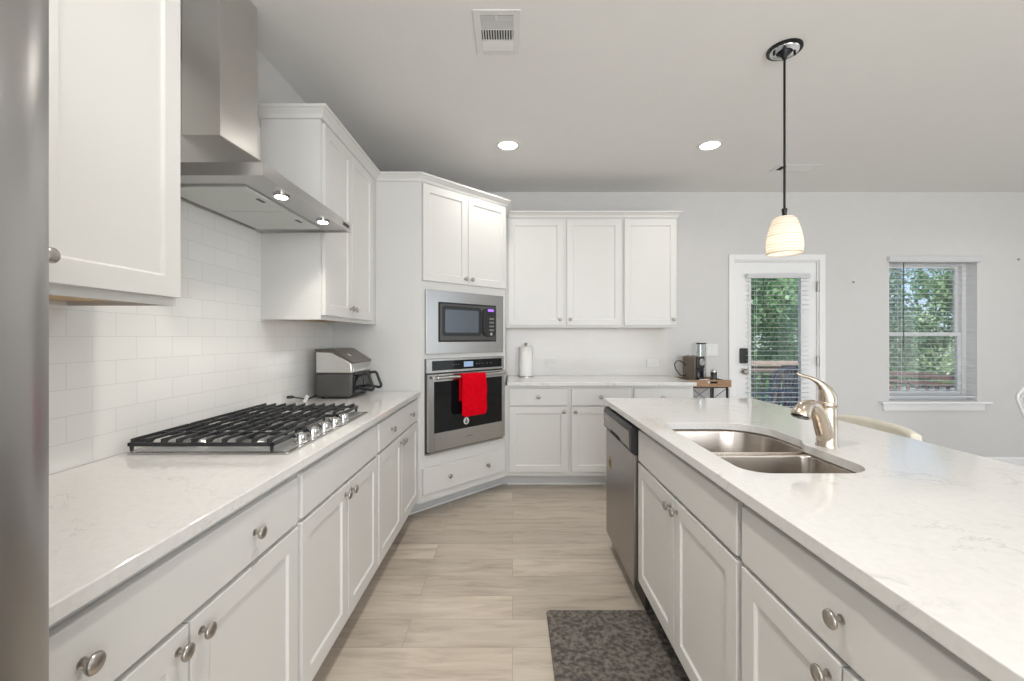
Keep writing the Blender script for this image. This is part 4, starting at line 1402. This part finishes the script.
downlight(1.489, -1.20, 'added unseen recessed light over the floor past the near end of the island')
downlight(4.60, 3.05, 'added unseen recessed light in the dining corner near the window')
downlight(4.60, 0.40, 'added unseen recessed light over the dining area')

def louvre(x, y, w_, d_, label, bars='y'):
    root = thing('ceiling_vent', label, 'vent', (x, y, HC), 0, 'white ceiling air vents')
    b = MB()
    m_ = 0.032
    b.box(-w_ / 2, -d_ / 2, -0.006, -w_ / 2 + m_, d_ / 2, -0.0005).box(w_ / 2 - m_, -d_ / 2, -0.006, w_ / 2, d_ / 2, -0.0005)
    b.box(-w_ / 2 + m_, -d_ / 2, -0.006, w_ / 2 - m_, -d_ / 2 + m_, -0.0005).box(-w_ / 2 + m_, d_ / 2 - m_, -0.006, w_ / 2 - m_, d_ / 2, -0.0005)
    b.build('frame', M['white'], root, bevel=0.002)
    MB().box(-w_ / 2 + m_, -d_ / 2 + m_, -0.0012, w_ / 2 - m_, d_ / 2 - m_, -0.0006).build('duct', M['darkslot'], root)
    return root, w_ / 2 - m_, d_ / 2 - m_
v1, a_, c_ = louvre(-0.072, 2.035, 0.215, 0.30, 'white rectangular ceiling register above the aisle, near the top of the view')
# three banks: cross louvres near, louvres along, closed far bank
b = MB()
for i in range(9):
    y = -c_ + 0.006 + i * 0.0085
    b.box(-a_, y, -0.0055, a_, y + 0.0035, -0.0015)
b.build('louvre', M['white'], v1)
b = MB()
for i in range(12):
    x = -a_ + 0.008 + i * 0.0125
    mt = Matrix.Translation((x, 0.005, -0.004)) @ Matrix.Rotation(R(30), 4, 'Y')
    b.box(-0.0008, -0.032, -0.004, 0.0022, 0.036, 0.003, mt)
b.box(-a_, -0.036, -0.0055, a_, -0.027, -0.0015).box(-a_, 0.041, -0.0055, a_, 0.050, -0.0015)
b.build('louvre', M['white'], v1)
b = MB()
for i in range(9):
    y = 0.052 + i * 0.0072
    mt = Matrix.Translation((0, y, -0.004)) @ Matrix.Rotation(R(-38), 4, 'X')
    b.box(-a_, -0.0055, -0.0005, a_, 0.0055, 0.0005, mt)
b.build('louvre', M['white'], v1)
MB().box(-0.006, -c_ - 0.004, -0.014, 0.0, -c_ + 0.020, -0.006).build('lever', M['white'], v1)
v2, a_, c_ = louvre(2.42, 3.655, 0.36, 0.16, 'white ceiling register beyond the pendant, near the back door')
b = MB()
for i in range(8):
    y = -c_ + 0.006 + i * 0.012
    mt = Matrix.Translation((0.03, y, -0.0035)) @ Matrix.Rotation(R(-35), 4, 'X')
    b.box(-a_ + 0.02, -0.006, -0.0005, a_ - 0.03, 0.006, 0.0005, mt)
b.build('louvre', M['white'], v2)

# pendant
pe = thing('pendant_light', 'pendant lamp with black rod and glowing woven shade over the island', 'pendant lamp', (1.368, 2.148, HC))
MB().lathe([(0.080, -0.0005), (0.080, -0.010), (0.074, -0.012), (0.0, -0.012)], seg=36).build('canopy', M['blackmetal'], pe, smooth=True)
MB().lathe([(0.066, -0.0122), (0.064, -0.016), (0.036, -0.018), (0.034, -0.0122)], seg=36).build('canopy_ring', M['chrome'], pe, smooth=True, label='bright metal ring inside the canopy')
b = MB().lathe([(0.030, -0.0122), (0.028, -0.026), (0.012, -0.040), (0.010, -0.052), (0, -0.052)], seg=24)
for sx_ in (-1, 1): b.lathe([(0.006, -0.012), (0.006, -0.030), (0, -0.030)], (sx_ * 0.052, 0, 0), 'z', 10)
b.build('swivel', M['blackmetal'], pe, smooth=True)
MB().tube([(0, 0, -0.05), (0, 0, -0.805)], 0.0055, 12).build('rod', M['blackmetal'], pe, smooth=True)
MB().lathe([(0.008, -0.800), (0.013, -0.805), (0.013, -0.815), (0.011, -0.820), (0.011, -0.838), (0.015, -0.842), (0.015, -0.850), (0, -0.850)], seg=16).build('socket', M['blackmetal'], pe, smooth=True)
b = MB()
prof = [(0.018, -0.842), (0.040, -0.846), (0.052, -0.856), (0.063, -0.885), (0.074, -0.925), (0.081, -0.965), (0.083, -0.995), (0.080, -1.020), (0.077, -1.032)]
rings = []
for r, z in prof:
    rings.append([b.bm.verts.new((r * math.cos(2 * PI * k / 40), r * math.sin(2 * PI * k / 40), z)) for k in range(40)])
for a, c in zip(rings[:-1], rings[1:]):
    for k in range(40): b._f([a[k], a[(k + 1) % 40], c[(k + 1) % 40], c[k]])
sh = b.build('shade', M['shade'], pe, smooth=True)
so = sh.modifiers.new('thickness', 'SOLIDIFY'); so.thickness = 0.003
b = MB()
for r, z in ((0.0785, -0.940), (0.0850, -0.988), (0.0805, -1.024), (0.0655, -0.888)):
    b.tube([((r - 0.001) * math.cos(2 * PI * k / 40), (r - 0.001) * math.sin(2 * PI * k / 40), z) for k in range(40)], 0.0018, 6, closed=True)
b.build('woven_band', M['leather'], sh, smooth=True)
MB().lathe([(0.012, -0.850), (0.014, -0.880), (0.030, -0.915), (0.034, -0.940), (0.026, -0.966), (0, -0.976)], seg=20).build('bulb', M['bulb'], pe, smooth=True)
l = bpy.data.lights.new('pendant_lamp_light', 'POINT'); l.energy = 0.35; l.color = (1, 0.9, 0.78); l.shadow_soft_size = 0.04
o = bpy.data.objects.new('pendant_lamp_light', l); o.location = (0, 0, -0.99); o.parent = pe; COL.objects.link(o)

# ------------------------------------------------------------------ bar stool behind the island
bs = thing('bar_stool', 'cream upholstered stool behind the island, only its curved back top showing', 'stool', (1.815, 2.17, 0))
b = MB()
# curved upholstered back, rail runs along y, bowed away from the island
n = 14
for (za, zb) in ((0.62, 0.872),):
    fa, ba = [], []
    outline = []
    for i in range(n + 1):
        f = -1 + 2 * i / n
        y = 0.255 * f
        x = 0.065 - 0.035 * f * f
        outline.append((x, y))
    inner = [(x - 0.045, y * 0.94) for x, y in outline][::-1]
    poly = outline + inner
    lo = [b.bm.verts.new((x, y, za)) for x, y in poly]
    m1 = [b.bm.verts.new((x, y, (za + zb) / 2)) for x, y in poly]
    hi = [b.bm.verts.new((x, y, zb - 0.02 * (abs(y) / 0.255) ** 4)) for x, y in poly]
    for A, B_ in ((lo, m1), (m1, hi)):
        for i in range(len(poly)):
            j = (i + 1) % len(poly)
            b._f([A[i], A[j], B_[j], B_[i]])
    # caps as strips
    for Lp in (lo, hi):
        for i in range(n):
            b._f([Lp[i], Lp[i + 1], Lp[len(poly) - 2 - i], Lp[len(poly) - 1 - i]])
b.build('backrest', M['leather'], bs, bevel=0.016, seg=4, smooth=True)
MB().prism(rrect(-0.32, -0.22, 0.05, 0.22, 0.07, 6), 0.56, 0.635).build('seat', M['leather'], bs, bevel=0.02, seg=3, smooth=True)
for sx_, sy_ in ((-0.28, -0.19), (-0.28, 0.19), (0.02, -0.19), (0.02, 0.19)):
    MB().tube([(sx_, sy_, 0.565), (sx_ + (0.03 if sx_ > -0.1 else -0.02), sy_ * 1.12, 0.0)], [0.017, 0.012], 10).build('leg', M['blackmetal'], bs, smooth=True)
b = MB().tube([(-0.29, -0.2, 0.2), (0.04, -0.2, 0.2), (0.04, 0.2, 0.2), (-0.29, 0.2, 0.2)], 0.008, 8, closed=True)
b.build('footrest', M['blackmetal'], bs, smooth=True)

# ---- white lattice dining chair at the right edge
dc = thing('dining_chair', 'white openwork metal dining chair cut off by the right edge of the view', 'chair', (3.895, 3.10, 0), R(0))
b = MB()
rim_ = [(0.07, 0.02, 0.46), (0.12, 0.0, 0.58), (0.18, -0.01, 0.70), (0.235, -0.02, 0.80), (0.255, -0.02, 0.85), (0.25, -0.02, 0.885), (0.21, -0.02, 0.925), (0.12, -0.02, 0.955), (0, -0.02, 0.965)]
rim_ = rim_ + [(-x, y, z) for x, y, z in rim_[-2::-1]]
b.tube(rim_, 0.011, 10)
bk = b.build('backrest', M['white'], dc, smooth=True)
b = MB()
def inside(x, z):
    if z < 0.46 or z > 0.96: return False
    if z < 0.85: hw = 0.07 + (z - 0.46) / 0.39 * 0.18
    else: hw = 0.255 * math.sqrt(max(0, 1 - ((z - 0.85) / 0.115) ** 2))
    return abs(x) < hw
for sgn in (-1, 1):
    for k in range(-12, 13):
        seg_ = []
        for t_ in range(0, 81):
            s = -0.5 + t_ / 80.0
            x = k * 0.05 + s * 0.5 * sgn
            z = 0.70 + s * 0.9
            if inside(x, z): seg_.append((x, -0.015 + 0.003 * sgn, z))
        if len(seg_) > 2: b.tube([seg_[0], seg_[-1]], 0.0045, 6)
b.build('lattice', M['white'], bk)
MB().prism(rrect(-0.21, -0.42, 0.21, 0.02, 0.10, 6), 0.44, 0.465).build('seat', M['white'], dc, bevel=0.008)
for sx_ in (-0.17, 0.17):
    for sy_ in (-0.36, -0.02):
        MB().tube([(sx_, sy_, 0.441), (sx_ * 1.18, sy_ + (-0.03 if sy_ < -0.1 else 0.03), 0)], 0.011, 8).build('leg', M['white'], dc, smooth=True)

# ------------------------------------------------------------------ outside
struct(MB().box(-20, 4.45, -0.75, 45, 60, -0.65), 'ground', M['lawn'])
struct(MB().box(5.0, 11.5, -0.655, 30, 16.5, -0.63), 'trim_4', M['gravel'])
b = MB().box(1.0, YB + 0.185, -0.12, 4.9, 6.3, -0.05)
for x in (1.1, 3.0, 4.75):
    for y in (4.6, 6.15): b.box(x, y, -0.66, x + 0.1, y + 0.1, -0.12)
struct(b, 'trim_3', M['deckwood'])
rl = thing('deck_railing', 'pale wooden deck railing with balusters outside the back door', 'railing', (0, 6.15, -0.05))
MB().box(1.0, -0.04, 0.93, 4.9, 0.05, 1.0).box(1.0, -0.01, 0.84, 4.9, 0.02, 0.92).build('top_rail', M['railwood'], rl, bevel=0.004)
MB().box(1.0, -0.01, 0.08, 4.9, 0.02, 0.14).build('bottom_rail', M['railwood'], rl)
for i in range(34):
    x = 1.06 + i * 0.115
    MB().box(x, -0.008, 0.14, x + 0.035, 0.018, 0.84).build('baluster', M['railwood'], rl)
for x in (1.0, 2.95, 4.82): MB().box(x, -0.045, 0.0, x + 0.09, 0.045, 0.93).build('post', M['railwood'], rl)
# brick pier outside the door
b = MB().box(-0.10, -0.10, 0, 0.10, 0.10, 0.92).box(-0.12, -0.12, 0.92, 0.12, 0.12, 0.96)
tag(b.build('brick_pier', M['brick'], loc=(3.93, 5.93, -0.05)), 'red brick pier on the deck seen through the right of the door glass', 'pier')
# reddish stair rail seen in the window
sr = thing('stair_railing', 'reddish wooden railing with posts outside the window', 'railing', (6.45, 4.6, -0.65))
b = MB()
def slope(y): return 1.44 - 0.02 * y
b.prism([(0, slope(0) - 0.09), (6, slope(6) - 0.09), (6, slope(6) - 0.02), (0, slope(0) - 0.02)], -0.03, 0.06, 'x')
b.prism([(0, slope(0) - 0.20), (6, slope(6) - 0.20), (6, slope(6) - 0.14), (0, slope(0) - 0.14)], -0.01, 0.03, 'x')
b.build('rail', M['redwood'], sr)
for i in range(5): MB().box(-0.02, i * 1.45, 0, 0.07, i * 1.45 + 0.09, slope(i * 1.45) - 0.09).build('post', M['redwood'], sr)
for i in range(36):
    y = 0.12 + i * 0.16
    MB().box(0.0, y, 0.15, 0.03, y + 0.04, slope(y) - 0.20).build('baluster', M['redwood'], sr)
# patio chair outside the door
pc = thing('patio_chair', 'blue-grey slatted metal chair on the deck behind the door glass', 'chair', (3.22, 5.45, -0.05), R(200))
b = MB()
for s in (-0.21, 0.21): b.tube([(s, 0.20, 0.40), (s, 0.26, 0.70), (s, 0.31, 0.93)], 0.014, 8)
b.tube([(-0.21, 0.31, 0.93), (-0.1, 0.32, 0.97), (0.1, 0.32, 0.97), (0.21, 0.31, 0.93)], 0.014, 8)
for i in range(6):
    x = -0.16 + i * 0.064
    b.tube([(x, 0.205, 0.42), (x, 0.315, 0.95)], 0.009, 6)
b.build('backrest', M['bluegrey'], pc, smooth=True)
b = MB()
for i in range(6): b.box(-0.22, -0.20 + i * 0.07, 0.40, 0.22, -0.15 + i * 0.07, 0.415)
b.build('seat', M['bluegrey'], pc)
for sx_ in (-0.21, 0.21):
    MB().tube([(sx_, -0.19, 0.40), (sx_, -0.22, 0)], 0.013, 8).build('leg', M['bluegrey'], pc, smooth=True)
    MB().tube([(sx_, 0.20, 0.40), (sx_, 0.26, 0)], 0.013, 8).build('leg', M['bluegrey'], pc, smooth=True)
    MB().tube([(sx_, -0.19, 0.40), (sx_ * 1.05, -0.2, 0.62), (sx_ * 1.05, 0.0, 0.65), (sx_, 0.25, 0.66)], 0.013, 8).build('armrest', M['bluegrey'], pc, smooth=True)

def crown_mesh(seed, n, mat, squash=1.0, leaf=0.11):
    rnd = random.Random(seed)
    b = MB()
    clumps = []
    for i in range(46):
        a = rnd.uniform(0, 2 * PI); u = rnd.uniform(-0.9, 1.0); r = rnd.uniform(0.45, 0.95)
        q = math.sqrt(max(0, 1 - u * u))
        clumps.append((Vector((r * q * math.cos(a), r * q * math.sin(a), u * r * squash)), rnd.uniform(0.16, 0.32)))
    for i in range(n):
        c, cr = clumps[rnd.randrange(len(clumps))]
        d = Vector((rnd.gauss(0, 1), rnd.gauss(0, 1), rnd.gauss(0, 1))).normalized() * cr * rnd.uniform(0.6, 1.05)
        p = c + d
        s = leaf * rnd.uniform(0.5, 1.1) * 0.5
        ax = Vector((rnd.gauss(0, 1), rnd.gauss(0, 1), rnd.gauss(0, 0.6))).normalized()
        bx_ = ax.cross(Vector((rnd.gauss(0, 1), rnd.gauss(0, 1), rnd.gauss(0, 1)))).normalized()
        v = [b.bm.verts.new(p + ax * s * e + bx_ * s * 0.6 * f) for e, f in ((-1, 0), (-0.1, -1), (1, 0), (-0.1, 1))]
        b._f(v)
    o = b
    bm = o.bm
    me = bpy.data.meshes.new('foliage')
    bm.to_mesh(me); bm.free()
    me.materials.append(mat)
    return me
LEAF = {'mid': crown_mesh(1, 11000, M['leaf_mid'], leaf=0.075), 'pale': crown_mesh(2, 6000, M['leaf_pale'], leaf=0.08), 'dark': crown_mesh(3, 9000, M['leaf_dark'], leaf=0.08)}
trunk_me = {}
def tree(x, y, zc, r, rz_, kind, rotz, label):
    root = thing('tree', label, 'tree', (x, y, -0.65), rotz, 'trees beyond the deck')
    f = bpy.data.objects.new('foliage', LEAF[kind]); COL.objects.link(f)
    f.parent = root; f.location = (0, 0, zc + 0.65); f.scale = (r, r, rz_)
    MB().tube([(0, 0, 0), (0.05, 0.03, (zc + 0.65) * 0.5), (0.0, 0.1, zc + 0.65), (0.1, 0, zc + 0.65 + rz_ * 0.5)], [0.16, 0.12, 0.08, 0.03], 8).build('trunk', M['bark'], root, smooth=True)
LB = {'mid': 'mid-green leafy tree beyond the deck railing', 'pale': 'pale loose-leaved tree standing against the sky', 'dark': 'dark green bushy tree low behind the railing'}
for i, (x, y, zc, r, rz_, kd) in enumerate((
        (6.6, 12.6, 2.0, 2.0, 2.9, 'mid'), (2.0, 12.9, 1.9, 2.0, 2.8, 'dark'), (11.2, 13.6, 1.7, 1.9, 2.5, 'dark'), (10.2, 19.0, 2.2, 3.0, 3.4, 'mid'),
        (15.4, 17.2, 0.9, 1.8, 1.9, 'pale'), (19.9, 18.0, 3.2, 2.4, 4.0, 'mid'), (21.2, 23.6, 1.0, 2.6, 2.2, 'mid'), (16.0, 22.6, 0.9, 2.4, 2.2, 'dark'), (25.4, 19.0, 2.6, 2.6, 3.4, 'dark'))):
    tree(x, y, zc, r, rz_, kd, i * 1.3, LB[kd])
